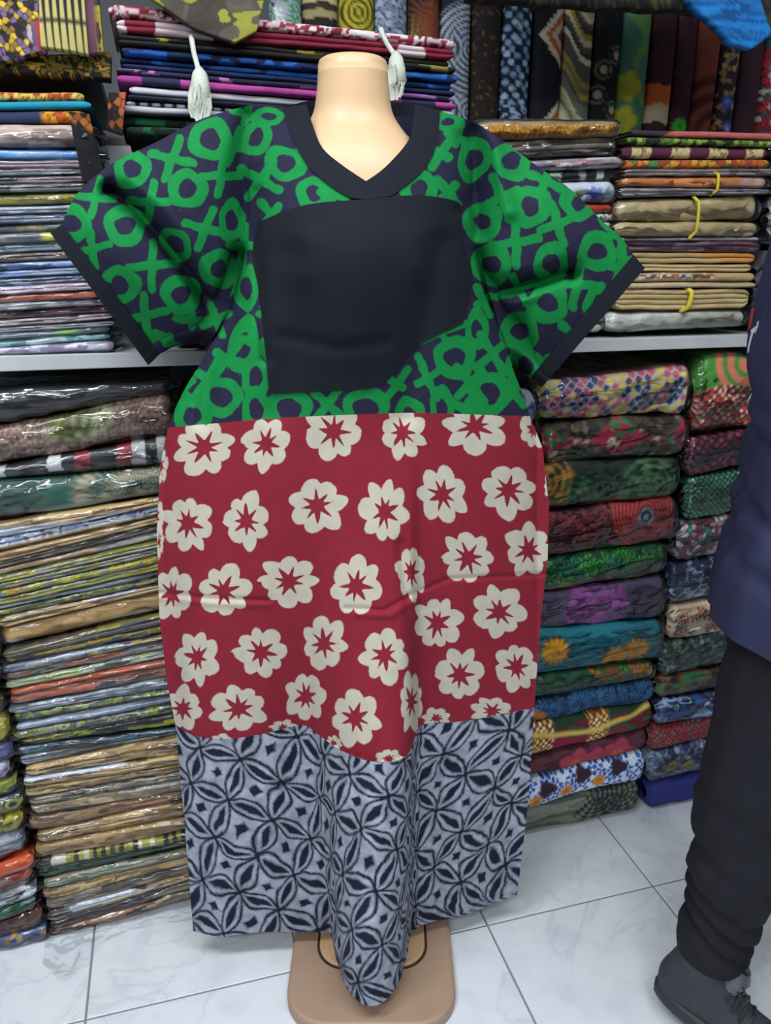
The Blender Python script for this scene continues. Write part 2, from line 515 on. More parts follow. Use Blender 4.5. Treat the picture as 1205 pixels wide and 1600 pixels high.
def fabric(name, s0, s1, t, zs, D, folds, pat, seed, wrap, label, cat, group, mat=None, step=0.0026, puff=0.0, yaw=0.0, rough=1.0):
    """zs = (z bottom left, z top left, z bottom right, z top right)"""
    L = s1 - s0
    zl0, zl1, zr0, zr1 = zs
    T = max(0.006, ((zl1 - zl0) + (zr1 - zr0)) / 2)
    base = min(zl0, zr0)
    r = min(0.55 * T / folds + 0.002, 0.03)
    nu = max(24, int(L / step))
    prof = profile(folds, T, r, D, step)
    nv = len(prof)
    q = np.linspace(-1, 1, nu)
    U, PY = np.meshgrid(q * L / 2, prof[:, 0], indexing='ij')
    _, PZ = np.meshgrid(q, prof[:, 1], indexing='ij')
    f = (q + 1) / 2
    zb = zl0 + (zr0 - zl0) * f; zt = zl1 + (zr1 - zl1) * f
    u1 = q * L / 2
    wv = (fbm(u1 * 9, u1 * 0 + 0.5, seed, 2) - 0.5) * T * 0.22 * rough
    th = np.maximum(zt - zb, 0.004) * (1 + (fbm(u1 * 14, u1 * 0 + 4.5, seed + 3, 2) - 0.5) * 0.16 * rough)
    if puff: th = th * (1 + puff * (1 - q ** 2) - puff * 0.5)
    re = min(0.02, 0.7 * T + 0.004)
    en = np.clip((np.abs(u1) - (L / 2 - re)) / re, 0, 1)
    es = np.sqrt(1 - 0.75 * en ** 2)
    zc = (zb + zt) / 2 + wv * (1 - en)
    Z = zc[:, None] + PZ * (th * es * 0.95)[:, None] - base
    front = np.clip(1 - PY / (r + 1e-6), 0, 1)
    Y = PY + (fbm(U * 22, PZ * T * 60, seed + 7, 2) - 0.45) * 0.006 * rough + (1 - es)[:, None] * r * 1.2
    Y += (fbm(U * 5, U * 0 + 1.7, seed + 11, 2) - 0.5) * 0.012 * rough
    vv = np.where(PY < r + 1e-6, PZ * T, np.sign(PZ) * (T / 2 + PY - r))
    co = np.stack([U, Y, Z], -1).reshape(-1, 3)
    col = pat(U.ravel() + 0.0, vv.ravel(), seed)
    ng = [list(range(nv)), [(nu - 1) * nv + k for k in range(nv)][::-1]]
    o = mesh_np(name, co, grid_quads(nu, nv, True)[:, ::-1], mat or (M_CLOTHW if wrap else M_CLOTH), None, True, ng, col)
    o.location = tuple(W((s0 + s1) / 2, t, base)); o.rotation_euler = (0, 0, YAW + yaw)
    tag(o, label, cat, group)
    if wrap: plastic(o, L, T, D, zb - base, zt - base, r, seed)
    return o

def plastic(parent, L, T, D, zb, zt, r, seed):
    nu = max(30, int(L / 0.006))
    r2 = min(0.5 * T + 0.003, 0.034)
    prof = profile(1, T, r2, min(D * 0.5, 0.12), 0.004, 3, 1.0)
    nv = len(prof)
    ext = 0.008 + 0.012 * hsh(np.array(1.0), np.array(2.0), seed)
    q = np.linspace(-1, 1, nu)
    U, PY = np.meshgrid(q * (L / 2 + ext), prof[:, 0], indexing='ij')
    _, PZ = np.meshgrid(q, prof[:, 1], indexing='ij')
    f = (q + 1) / 2
    b = np.interp(f, np.linspace(0, 1, len(zb)), zb); t_ = np.interp(f, np.linspace(0, 1, len(zt)), zt)
    a = np.abs(q) * (L / 2 + ext)
    en = np.clip((a - (L / 2 - 0.006)) / (ext + 0.006), 0, 1)
    th = (t_ - b + 0.003) * (1 - 0.45 * en)
    Z = ((b + t_) / 2)[:, None] + PZ * th[:, None]
    cr = fbm(U * 26, PZ * T * 60 + PY * 30, seed + 31, 3) - 0.5
    Y = PY - 0.004 + cr * 0.012 + en[:, None] * r2 * 0.8
    Z = Z + (fbm(U * 45, PZ * T * 50, seed + 41, 2) - 0.5) * min(0.006, T * 0.12)
    co = np.stack([U, Y, Z], -1).reshape(-1, 3)
    w = mesh_np('plastic_wrap', co, grid_quads(nu, nv)[:, ::-1], M_WRAP, parent, True)
    w['label'] = 'clear crinkled plastic wrap'
    return w

def stack(where, group, x1, x2, s0, s1, t, D, items, bottom, gain=1.0, cat='fabric', yaw=0.0, floor_z=0.002, ceil_z=1.212, jit=0.008, name='folded_fabric'):
    """items: (y at x1, y at x2 of the item's upper edge, print, folds, wrap, description)"""
    rnd = random.Random(where)
    ys = [(i[0], i[1]) for i in items] + [bottom]
    sa, za = rack(np.array([x1] * len(ys)), np.array([y[0] for y in ys]), t)
    sb, zb = rack(np.array([x2] * len(ys)), np.array([y[1] for y in ys]), t)
    k = (zb - za) / (sb - sa)
    zL = za + k * (s0 - sa); zR = zb + k * (s1 - sb)
    if floor_z > 1: ceil_z = 9
    zL = np.clip(zL, floor_z, ceil_z); zR = np.clip(zR, floor_z, ceil_z)
    out = []
    for i, it in enumerate(items):
        z = (zL[i + 1], max(zL[i], zL[i + 1] + 0.006), zR[i + 1], max(zR[i], zR[i + 1] + 0.006))
        g = 0.0006
        z = (z[0] + g, z[1] - g, z[2] + g, z[3] - g)
        lab = '%s, %s %s' % (it[5], ORD[i], where) if i else '%s, on top %s' % (it[5], where.replace('from top ', ''))
        out.append(fabric(name, s0 + rnd.uniform(-jit, jit), s1 + rnd.uniform(-jit, jit), t + rnd.uniform(-jit, jit), z, D,
                          it[3], (lambda u, v, sd, f=it[2]: f(u, v, sd) * gain), hash_seed(where) + i * 13.7, it[4], lab, cat, group, yaw=yaw))
    return out

def hash_seed(s):
    return sum(ord(c) * (k + 1) for k, c in enumerate(s)) % 97

TAN = ['#9a8159', '#b89b6c', '#cbb07e', '#7a6444', '#ad9265']
TANW = ['#8a7350', '#a58a5f', '#b79b6c', '#9c8258', '#c9d2de']
GREYW = ['#70757b', '#9aa1a9', '#c5ccd4', '#4d5157', '#878d94']

# ------------------------------------------------------------------ right floor stack
S = p_streak
A = [
 (600, 572, p_cells('#8d9bb8', ['#c8b13a', '#b5504d', '#c8b13a', '#353a4c', '#b5504d', '#5a3a44', '#b9a04a'], 62, 0.17, 0.35), 1, 1, 'pale blue package with yellow and red diamonds'),
 (662, 650, p_over(p_cells('#2a2522', ['#3b3a2a', '#4d4033', '#2a2522', '#6d5a4a'], 70, 0.1), p_leaves('#8e2740', ['#1d6a3c', '#1d6a3c', '#a02a48', '#c7b49a'], 30, 2), lambda u, v: 0.05 - np.abs(np.sin(u * 17)) * 0.045 - np.abs(v - 0.003)), 1, 1, 'dark package with crimson and green flowers'),
 (727, 714, p_fans('#1e2b25', ['#3f6b46', '#2f5a3c', '#a5762e', '#4d7a50'], (-0.1, 0.06, -0.17, 0.1), (-0.05, -0.04, 0.01, -0.02), 60, 8, 0.075), 1, 1, 'dark green package with pale green arcs'),
 (803, 781, p_rings('#1d2430', '#7f8b9c', [(0.09, 0.018)], 70, 0.021, base=p_rings('#6e262a', '#a5403c', [(0.09, 0.03)], 110, 0.09, base=p_streak(['#3a1d22', '#5b2a30', '#7a3236', '#2c191d', '#5b2a30'], 40, 60))), 1, 1, 'maroon package with red concentric rings'),
 (876, 850, p_over(p_leaves('#123824', ['#2c7a33', '#3c8a3a', '#1d5c3e', '#2a6e5a'], 34, 8), p_streak(['#6d5a3c', '#4a3d2c', '#2f5a3c'], 30, 80), lambda u, v: -v - 0.018 + u * 0.06), 1, 1, 'leafy bright green package'),
 (929, 902, p_over(p_solid('#453d52'), p_leaves('#6f3f73', ['#8a4a8c', '#7d437f', '#453d52'], 26, 5), lambda u, v: 0.085 - np.abs(u + 0.01) - 0.4 * np.abs(v)), 1, 1, 'purple package with a magenta medallion'),
 (986, 972, p_flowers('#1f6a78', [(0.1, -0.018), (-0.12, 0.004), (0.045, -0.038)], 0.036, '#d1981f', '#a5701a', 13, '#8a6a2a'), 1, 1, 'teal package with big yellow flowers'),
 (1057, 1034, p_over(p_fans('#17352a', ['#2a5c3a', '#26503a'], (-0.12, -0.02), (-0.05, -0.04), 50, 10), p_leaves('#2f5a34', ['#b5632e', '#4d8a3a', '#8a3f28'], 40, 4), lambda u, v: u - 0.02 + v), 1, 1, 'dark green package with an orange floral corner'),
 (1096, 1060, p_flowers(p_leaves('#1d2c44', ['#2f6490', '#2a5a86', '#28466a'], 60, 5), [(-0.15, -0.012)], 0.028, '#a5642a', '#8a4f22', 3), 1, 0, 'navy fabric with small blue flowers'),
 (1131, 1093, p_over(p_over(p_streak(['#1d3a2a', '#5b1f2c', '#26502f', '#7a2236'], 12, 30), p_dots('#6d3a26', ['#d8c79a', '#c7a25a'], 90, 0.36), lambda u, v: 0.028 - np.abs(np.abs(u + 0.06) - 0.075)), p_solid('#c2a552'), lambda u, v: 0.006 - np.abs(v - 0.004 - 0.09 * (u + 0.03) ** 2 / 0.1 - 0.0)), 1, 0, 'green and crimson fabric with yellow band'),
 (1180, 1134, p_flowers(p_streak(['#43222b', '#57303a', '#3a2027'], 14, 30), [(0.02, -0.03), (0.09, -0.02), (-0.03, -0.02)], 0.05, '#96384a', '#a5673a', 5), 1, 0, 'maroon fabric with rose pink petals'),
 (1216, 1168, p_flowers(p_flowers(p_cells('#d5dde8', ['#2d55a5', '#3a66b5', '#274a94', '#b9c9e2'], 85, 0.14), [(-0.11, 0.012), (-0.01, 0.02), (0.09, 0.02)], 0.026, '#33222e', '#33222e', 3), [(-0.14, -0.016), (-0.055, -0.014), (0.035, -0.008)], 0.02, '#c07a2c', '#6d3a1f', 7), 1, 0, 'blue and white fabric with dark round spots'),
 (1260, 1212, p_over(p_streak(['#5b5f56', '#6d7066', '#4a4f46', '#5b6a52'], 8, 40), p_fans('#6a6c60', ['#1d2226', '#22282a'], (0.05, 0.12), (0.04, 0.03), 75, 14), lambda u, v: u + 0.02 - v), 1, 0, 'grey-green fabric with black feather strokes'),
]
stack('from top of the right floor stack', 'fabrics in the right floor stack', 850, 1040, 0.752, 1.105, RF, 0.34, A, (1304, 1263), gain=1.4)

B = [
 (566, 548, p_over(p_dots('#7a2f2c', ['#d6b8a0', '#c9a18c', '#b5453a'], 75, 0.34), p_rings('#3f7a34', '#bb6a52', [(-0.06, 0.06)], 34, 0.075), lambda u, v: v - 0.012), 1, 1, 'red beaded package with green arch print'),
 (682, 672, p_dots('#221c22', ['#7d2a48', '#8a3050'], 60, 0.33), 1, 1, 'black package with crimson blossoms'),
 (745, 733, p_dots('#1f4a3a', ['#6ea58c', '#57937a'], 95, 0.32, None, 0.0), 1, 1, 'deep green package with pale dots'),
 (815, 803, p_cells('#3a2f45', ['#b5a0a5', '#8a3a44', '#3f8a7a', '#cfc7c5', '#5b3f5a'], 75), 1, 1, 'multicoloured mosaic package'),
 (881, 868, p_streak(['#1f2a4a', '#9fb0c7', '#26345a', '#1b2340'], 45, 60), 1, 1, 'navy package with white branching lines'),
 (946, 933, p_leaves('#cfb79c', ['#b5482c', '#3f3026', '#d9c9ae'], 42, 5), 1, 1, 'beige package with rust blooms'),
 (1001, 988, p_cells('#1c2a2a', ['#4d6a5f', '#2a3c3a', '#6a8278'], 70), 1, 1, 'dark green crackle package'),
 (1054, 1040, p_streak(['#5b4a38', '#2f7a4d', '#8a5a3a', '#3a2f2a'], 22, 50), 1, 1, 'brown package with a green patch'),
 (1090, 1076, p_streak(['#2a4a7a', '#8aa5c2', '#3a2f45', '#2a5a94'], 30, 70), 1, 1, 'blue and white streaked package'),
 (1129, 1114, p_dots('#5b3238', ['#a53a44', '#7a6a5a', '#a5303c'], 95, 0.34), 1, 0, 'dusky fabric with red berries'),
 (1168, 1152, p_flowers(p_cells('#1f2747', ['#5b6488', '#2a335a', '#8a94a8'], 70), [(-0.11, 0.0), (-0.06, -0.012), (0.0, 0.006), (0.06, 0.0)], 0.018, '#b59a34', '#5b4a22', 5), 1, 1, 'navy package with yellow clover print'),
 (1214, 1199, p_solid('#2c3170', 0.1), 1, 0, 'plain royal blue fabric'),
]
stack('from top of the stack behind the person', 'fabrics in the stack behind the person', 1075, 1150, 1.125, 1.47, RF + 0.005, 0.34, B, (1264, 1249), gain=1.4)

# ------------------------------------------------------------------ left floor stack
def tanp(extra=(), fu=4, fv=120): return p_streak(TAN + list(extra), fu, fv, 0.15)
YG = ['#8f8f2c', '#a5a23a', '#5b5f4a', '#6d7079', '#3f4340']
L1 = [
 (603, 594, p_streak(['#15171b', '#1c1f24', '#15171b', '#202329'], 5, 20), 1, 1, 'black bulging plastic package'),
 (652, 618, p_over(p_dots('#8a6f62', ['#5b473c', '#6d5548', '#a58c7c'], 190, 0.42, None, 0.7), p_fans('#8c8c3e', ['#5f6428', '#a9ad94'], (0.02, 0.045, -0.01), (0.0, 0.012, 0.02), 55, 9, 0.05), lambda u, v: 0.032 - np.hypot((u - 0.015) * 0.55, v - 0.012)), 1, 1, 'brown speckled package with an olive leaf motif'),
 (719, 688, p_bands(['#17181c', '#c0c4c6', '#1c1d22', '#8a2334', '#3d2a30', '#22252a', '#aeb2b4'], 42, None, 0.35), 1, 1, 'black package with white and crimson blocks'),
 (746, 731, p_over(p_fans('#3f4f4a', ['#1f5c4a', '#1d4a3f', '#8f8a74'], (-0.06, 0.02, 0.11), (-0.05, -0.03, -0.035), 20, 60, 0.13), p_solid('#77817f'), lambda u, v: -v - 0.022), 1, 1, 'grey package with green feather sprays'),
 (806, 779, tanp(['#c9d2de']), 2, 1, 'tan paper-lined fabric with white tabs'),
 (829, 795, p_over(p_streak(['#93a6cf', '#b5c3df', '#5a6484', '#c7cfe0', '#7f93c0'], 30, 60), tanp(), lambda u, v: -v - 0.004), 2, 1, 'tan fabric with a pale blue feather print'),
 (850, 811, tanp(['#4a4036']), 2, 1, 'tan fabric with dark brown folds'),
 (863, 823, p_streak(['#4f4a45', '#6d655c', '#3a3632', '#857a6c'], 7, 160), 2, 1, 'smoky brown folded fabric'),
 (876, 837, p_streak(['#a58a6c', '#b59a80', '#8a94a5', '#c2b5a2'], 6, 120), 1, 1, 'peach and blue-grey folded fabric'),
 (887, 849, p_streak(['#96922f', '#a5a03c', '#8fa0b8', '#7d7a34'], 5, 150), 2, 1, 'mustard fabric with a silver edge'),
 (898, 860, p_streak(['#77797d', '#96922f', '#5b5d60', '#8f9196'], 9, 150), 2, 1, 'grey fabric with mustard flecks'),
 (909, 871, p_cells('#4d5048', ['#96982f', '#a5a23a', '#6f7276', '#b08a2a', '#7d8a2c'], 85, 0.1), 1, 1, 'olive floral fabric with amber patches'),
 (921, 883, p_streak(['#a09a3a', '#8f8a34', '#a5a8ac', '#b0aa4a'], 3, 160), 2, 1, 'mustard striped fabric with grey lining'),
 (933, 896, p_streak(['#8d98a8', '#a5b0be', '#5d6470', '#77808c'], 4, 150), 1, 1, 'blue-grey satin fabric'),
 (942, 906, p_streak(['#7f8a2a', '#2f4a3a', '#4d4f3a', '#959a34', '#3f3a2a'], 22, 100), 1, 1, 'dark fabric with lime green blotches'),
 (953, 917, tanp(['#c9d2de', '#6f5b3e'], 5, 90), 2, 1, 'tan fabric with one pale blue tab'),
 (969, 928, p_streak(['#b08c55', '#a5834f', '#bd9a60', '#c9d6e6', '#b08c55'], 9, 26, 0.1), 1, 1, 'thick tan package with pale blue triangles'),
 (1004, 964, p_streak(['#3d3a36', '#5b5244', '#4a4a4a', '#857a3a'], 8, 160), 2, 1, 'charcoal fabric with dull yellow edge'),
 (1017, 981, p_streak(['#3a3832', '#a58f22', '#4d5566', '#b59a2a', '#44413a'], 14, 110), 1, 1, 'dark fabric with golden yellow print'),
 (1030, 995, p_streak(['#565b66', '#a58f2c', '#3f4654', '#87909e'], 11, 130), 1, 1, 'slate fabric with short yellow stripes'),
 (1042, 1007, p_streak(['#8a8d92', '#b5684a', '#a5a8ac', '#5d6066'], 4, 110), 2, 1, 'silver fabric with a rust stripe'),
 (1056, 1021, p_streak(['#9fa88c', '#8a9a4a', '#b5b9bd', '#5d614f', '#aab58a'], 10, 140), 2, 1, 'pale green and white striped fabric'),
 (1069, 1034, p_streak(['#c2602a', '#b5582a', '#3a4256', '#9fa5ad'], 3, 90), 1, 1, 'orange and navy edged fabric'),
 (1081, 1048, p_streak(['#8fa02c', '#9fb034', '#a5604a', '#3a4256', '#b5705a'], 4, 110), 1, 1, 'lime fabric with salmon stripe'),
 (1096, 1064, p_streak(['#7d8894', '#a0aab5', '#5d666f', '#8d98a5'], 4, 120), 2, 1, 'steel grey shiny fabric'),
 (1111, 1082, p_cells('#4f5348', ['#8f9a3a', '#6f7568', '#a5b04a', '#55594c'], 95, 0.1), 1, 1, 'grey fabric with lime leaf dots'),
 (1126, 1095, p_streak(['#8590a5', '#6f7a90', '#9fa9ba'], 4, 120), 1, 1, 'blue-grey thin fabric'),
 (1135, 1105, p_cells('#44483f', ['#8f9a3a', '#8a8f86', '#a0ab4a', '#5b5f52', '#96a08a'], 95, 0.12), 1, 1, 'grey fabric with pale lime petals'),
 (1152, 1121, p_streak(['#22241f', '#96a02a', '#a0aa2f', '#2c2e28', '#8f8a2a'], 10, 80), 1, 1, 'black fabric with bright lime stripe'),
 (1163, 1143, p_streak(['#1f5c70', '#22303f', '#257084', '#2a3545', '#1c2833'], 5, 70), 1, 1, 'teal and ink blue fabric'),
 (1177, 1152, p_streak(GREYW, 12, 90), 2, 1, 'crumpled clear sleeve with pale lining'),
 (1195, 1160, tanp((), 4, 100), 2, 1, 'plain tan paper-lined fabric'),
 (1213, 1186, tanp(['#c9d2de'], 6, 100), 2, 1, 'tan fabric with two white tabs'),
 (1228, 1202, tanp(['#4a4036', '#b5a58a'], 5, 100), 2, 1, 'brown fabric with darker fold line'),
 (1243, 1213, p_streak(['#5d5a55', '#8a7a66', '#44423f', '#a5917a', '#6f6a62'], 14, 120), 2, 1, 'grey-brown dotted fabric'),
 (1256, 1227, p_streak(['#a58f6c', '#b5a58a', '#8a7a5c', '#c9c5bd'], 5, 80), 1, 1, 'beige fabric in glossy sleeve'),
 (1277, 1247, p_streak(['#94744f', '#a5835a', '#5d5348', '#a5705a'], 5, 60), 1, 1, 'rolled tan fabric with reddish edge'),
 (1302, 1266, tanp(['#c9d2de'], 5, 80), 2, 1, 'tan fabric with a single white flap'),
 (1320, 1288, p_streak(['#9a7f55', '#b0925f', '#c5d0e0', '#8a7048'], 9, 60), 1, 1, 'golden tan fabric with white corner'),
 (1342, 1310, p_bands(['#2a2c2a', '#a5a03a', '#d0ccb5', '#3a3f3a', '#96922f'], 110, None, 0.6), 1, 1, 'black fabric with yellow and cream blocks'),
 (1362, 1326, p_streak(['#1f5c38', '#2a6a42', '#77807a', '#1d4a30'], 4, 110), 2, 1, 'emerald green edged fabric'),
 (1377, 1340, p_streak(['#8a8270', '#4a7a5d', '#a59f8c', '#6f6a55'], 6, 110), 2, 1, 'khaki fabric with green tint'),
 (1392, 1353, p_over(tanp((), 4, 60), p_bands(['#8a7350', '#a0a05a', '#8a7350'], 120), lambda u, v: 0.0022 - np.abs(v + 0.006)), 1, 1, 'tan fabric with dotted yellow line'),
 (1414, 1370, p_streak(['#7d746a', '#a59c90', '#5b544d', '#c2c0bd'], 5, 120), 2, 1, 'grey glossy sleeved fabric'),
 (1430, 1385, p_streak(['#8a7350', '#a58a5f', '#4d463c', '#b5bcc5'], 5, 110), 2, 1, 'tan and charcoal layered fabric'),
 (1448, 1398, p_streak(['#4a434c', '#5d5560', '#3a343c', '#77705f'], 6, 120), 2, 1, 'plum grey fabric'),
 (1463, 1412, p_streak(['#9a7a5f', '#a5705d', '#2f2a28', '#b5987a', '#6f665a'], 6, 60), 1, 1, 'tan and pink fabric resting on the tiles'),
]
stack('from top of the left floor stack', 'fabrics in the left floor stack', 60, 230, -0.352, -0.005, RF - 0.002, 0.34, L1, (1480, 1427), jit=0.006)

L0 = [
 (985, 975, p_streak(['#8a7f5a', '#6f6a5d', '#a59a6c'], 8, 80), 1, 1, 'olive grey package'),
 (1022, 1012, p_streak(GREYW, 9, 60), 1, 1, 'crumpled silver package'),
 (1062, 1050, p_streak(['#3a3a3a', '#55524d', '#6d6a66'], 8, 60), 1, 1, 'charcoal package'),
 (1090, 1078, p_streak(['#5d554a', '#77705f', '#44413c'], 8, 60), 1, 1, 'dull brown package'),
 (1117, 1103, p_streak(['#a5a32a', '#b0ad34', '#6d7079', '#8f8d2c'], 18, 60), 1, 1, 'lime yellow floral package'),
 (1164, 1148, p_streak(['#6a72b5', '#a5acd0', '#4d5590', '#c0c5d8'], 14, 60), 1, 1, 'lavender blue package'),
 (1192, 1177, p_dots('#9fa0b5', ['#55509a', '#6a64a5', '#c5c5d0'], 90, 0.36), 1, 1, 'violet and white patterned package'),
 (1222, 1206, p_streak(['#8f962a', '#3a3f5a', '#a0a534', '#77802f'], 16, 70), 1, 1, 'lime and navy package'),
 (1247, 1230, p_streak(['#7f8a2f', '#4a4f5d', '#9aa03a', '#2f3345'], 20, 60), 1, 1, 'olive green and slate package'),
 (1277, 1260, p_dots('#9a9534', ['#3a3a26', '#b5a82f', '#c7b534'], 110, 0.35), 1, 1, 'yellow package with black dots'),
 (1306, 1288, p_streak(['#7d8596', '#a0a8b8', '#5d6475', '#b5bcc9'], 9, 50), 1, 1, 'frosted blue-grey package'),
 (1348, 1330, p_over(p_solid('#33384d'), p_solid('#c7582c'), lambda u, v: u - 0.09), 1, 1, 'navy package with orange end'),
 (1372, 1354, p_streak(['#bb5230', '#c9603a', '#a5482c', '#8a8d92'], 24, 60), 1, 1, 'vivid orange package'),
 (1398, 1379, p_streak(GREYW, 6, 80), 2, 1, 'grey translucent package'),
 (1419, 1399, p_streak(['#1f4a34', '#8a94a5', '#235c3d', '#3a424d'], 4, 80), 2, 1, 'bottle green and silver package'),
 (1440, 1419, p_bands(['#5b2f26', '#6d3a2c', '#8a6a5a', '#4d261f'], 90), 1, 1, 'reddish brown striped package'),
 (1474, 1452, p_dots('#56688f', ['#c7a034', '#56688f', '#b5762f', '#56688f'], 60, 0.33), 1, 1, 'blue package with yellow dots'),
]
stack('from top of the stack at the left edge', 'fabrics in the stack at the left edge', 10, 70, -0.72, -0.366, RF - 0.014, 0.34, L0, (1508, 1484))

# ------------------------------------------------------------------ behind the dress
def hidden_stack(where, s0, s1, zs, pats, t=RF + 0.01, D=0.30, group='bundles behind the dress', label='plain indigo cloth bundle stacked behind the dress', first=None):
    for i in range(len(zs) - 1):
        lab = label
        if i == len(zs) - 2 and first: lab = first
        fabric('fabric_bundle', s0, s1, t, (zs[i] + 0.001, zs[i + 1] - 0.001, zs[i] + 0.001, zs[i + 1] - 0.001), D, 2, pats[i % len(pats)], i * 7 + len(where),
               (1 if (i == len(zs) - 2 and first) else 0), lab, 'fabric', group, step=0.006)
IND = [p_solid('#2b3350'), p_solid('#283048')]
hidden_stack('a', 0.012, 0.375, [0.002, 0.2, 0.4, 0.6, 0.8, 1.0, 1.16], IND)
hidden_stack('b', 0.385, 0.742, [0.002, 0.2, 0.4, 0.6, 0.8, 1.0, 1.145], [p_solid('#2b3350')] * 5 + [p_streak(['#7f90b8', '#b5c0d6', '#4d5f90', '#c5cde0'], 40, 60)],
             first='blue and white package peeping out between sleeve and red skirt')
hidden_stack('c', 0.0, 0.53, [SHELF_TOP, 1.38, 1.5, 1.575], IND, group='bundles under the tied pile', label='plain indigo cloth bundle under the tied batik pile')

# ------------------------------------------------------------------ left shelf stack
P2 = lambda pal, fu=10, fv=110: p_streak(pal, fu, fv)
U = [
 (141, 141, p_cells('#7a2f22', ['#b5502c', '#c9a03a', '#a53f2a', '#d0b55a'], 110), 1, 0, 'red and yellow printed cotton'),
 (157, 157, p_solid('#1f8aa5'), 1, 0, 'turquoise cotton'),
 (172, 172, p_over(p_solid('#2a2f4d'), p_cells('#5b2f14', ['#d08a22', '#c77a1f', '#e0a52f', '#b5501f'], 75), lambda u, v: 0.03 - np.abs(u - 0.145) ), 1, 0, 'navy cotton with orange floral end'),
 (193, 193, p_streak(['#a08c82', '#b5a298', '#857068', '#c9bdb5'], 7, 30), 1, 1, 'crumpled beige plastic package'),
 (233, 233, p_streak(['#3f78b5', '#5a90c7', '#8aa0b5', '#44709f'], 5, 60), 1, 1, 'bright blue package'),
 (250, 249, P2(['#8a7f88', '#a598a0', '#b56a70', '#6f6870']), 2, 1, 'mauve striped package'),
 (263, 262, P2(GREYW), 2, 1, 'pale silver package'),
 (275, 273, P2(['#6f6268', '#8a7d80', '#4d464a']), 2, 1, 'dusty plum package'),
 (288, 286, P2(['#4f4f50', '#77777a', '#3a3a3c']), 2, 1, 'dark grey package'),
 (301, 299, p_over(P2(['#3f4040', '#55565a', '#77787c']), P2(['#8f8a2a', '#a09a34', '#5b5a3a']), lambda u, v: u - 0.03), 1, 1, 'dark package with yellow corner'),
 (323, 319, P2(['#8a7258', '#a58a6c', '#5d5044', '#9aa5b5']), 2, 1, 'tan edged package'),
 (337, 333, P2(['#6f7a90', '#8a94a8', '#55607a']), 2, 1, 'slate blue package'),
 (350, 346, p_over(P2(GREYW), P2(['#a5a07a', '#b5b08a']), lambda u, v: 0.02 - np.abs(u - 0.07)), 1, 1, 'grey package with cream label'),
 (364, 360, p_over(P2(['#4d4f54', '#6a6d72', '#8a8d92']), p_solid('#b5b02f'), lambda u, v: 0.02 - np.abs(u - 0.11)), 1, 1, 'charcoal package with yellow tab'),
 (381, 376, P2(['#8aa0b5', '#a5b8c9', '#6f8a9a', '#c2cdd6']), 2, 1, 'icy blue package'),
 (396, 391, P2(['#6d625d', '#857a74', '#9aa0a8']), 2, 1, 'taupe package'),
 (410, 405, p_over(P2(['#5570a5', '#7d94c2', '#3f4d70'], 25), p_solid('#8a2f3c'), lambda u, v: -u + 0.01), 1, 1, 'blue mottled package with crimson end'),
 (423, 418, P2(['#4f6fa5', '#6a86b5', '#8a9ab0', '#3a4d70']), 2, 1, 'denim blue package'),
 (435, 430, P2(['#6f7f9a', '#8f9db5', '#4d5a75']), 2, 1, 'greyish blue package'),
 (447, 442, P2(['#b5a0b0', '#c5b8c5', '#8a94a5', '#d0c9d2']), 2, 1, 'pale pink package'),
 (461, 455, P2(['#b5553a', '#c2684a', '#a54a38', '#8a5a5a'], 5), 1, 1, 'brick red package'),
 (474, 468, P2(['#a5a8ad', '#c2c5ca', '#6f5a6a', '#8a8d92']), 2, 1, 'white and mulberry package'),
 (486, 480, P2(['#8a5a6a', '#4a3f4a', '#a57a85', '#2f2a32']), 2, 1, 'rose and black package'),
 (499, 492, P2(['#a58a94', '#b59fa8', '#7d6a72', '#c9bdc2']), 2, 1, 'dusty pink package'),
 (512, 505, P2(['#7d858a', '#5d6468', '#9aa2a5']), 2, 1, 'stone grey package'),
 (521, 514, p_over(P2(['#5d6670', '#77828c', '#8f9aa2']), p_solid('#6aa53a'), lambda u, v: 0.018 - np.abs(np.abs(u - 0.155) - 0.045)), 1, 1, 'grey package with green tabs'),
 (531, 524, P2(['#8ac2c9', '#a5d5da', '#6aa5ad', '#d0e5e8'], 5), 1, 1, 'aqua package'),
 (545, 537, P2(['#a5a8b8', '#c5c9d2', '#8a80a0', '#dde0e5'], 14), 1, 1, 'white crinkled package on the shelf'),
]
stack('from top of the left shelf stack', 'fabrics in the left shelf stack', 10, 110, -0.46, -0.092, RF, 0.30, U, (568, 560), floor_z=SHELF_TOP + 0.001)

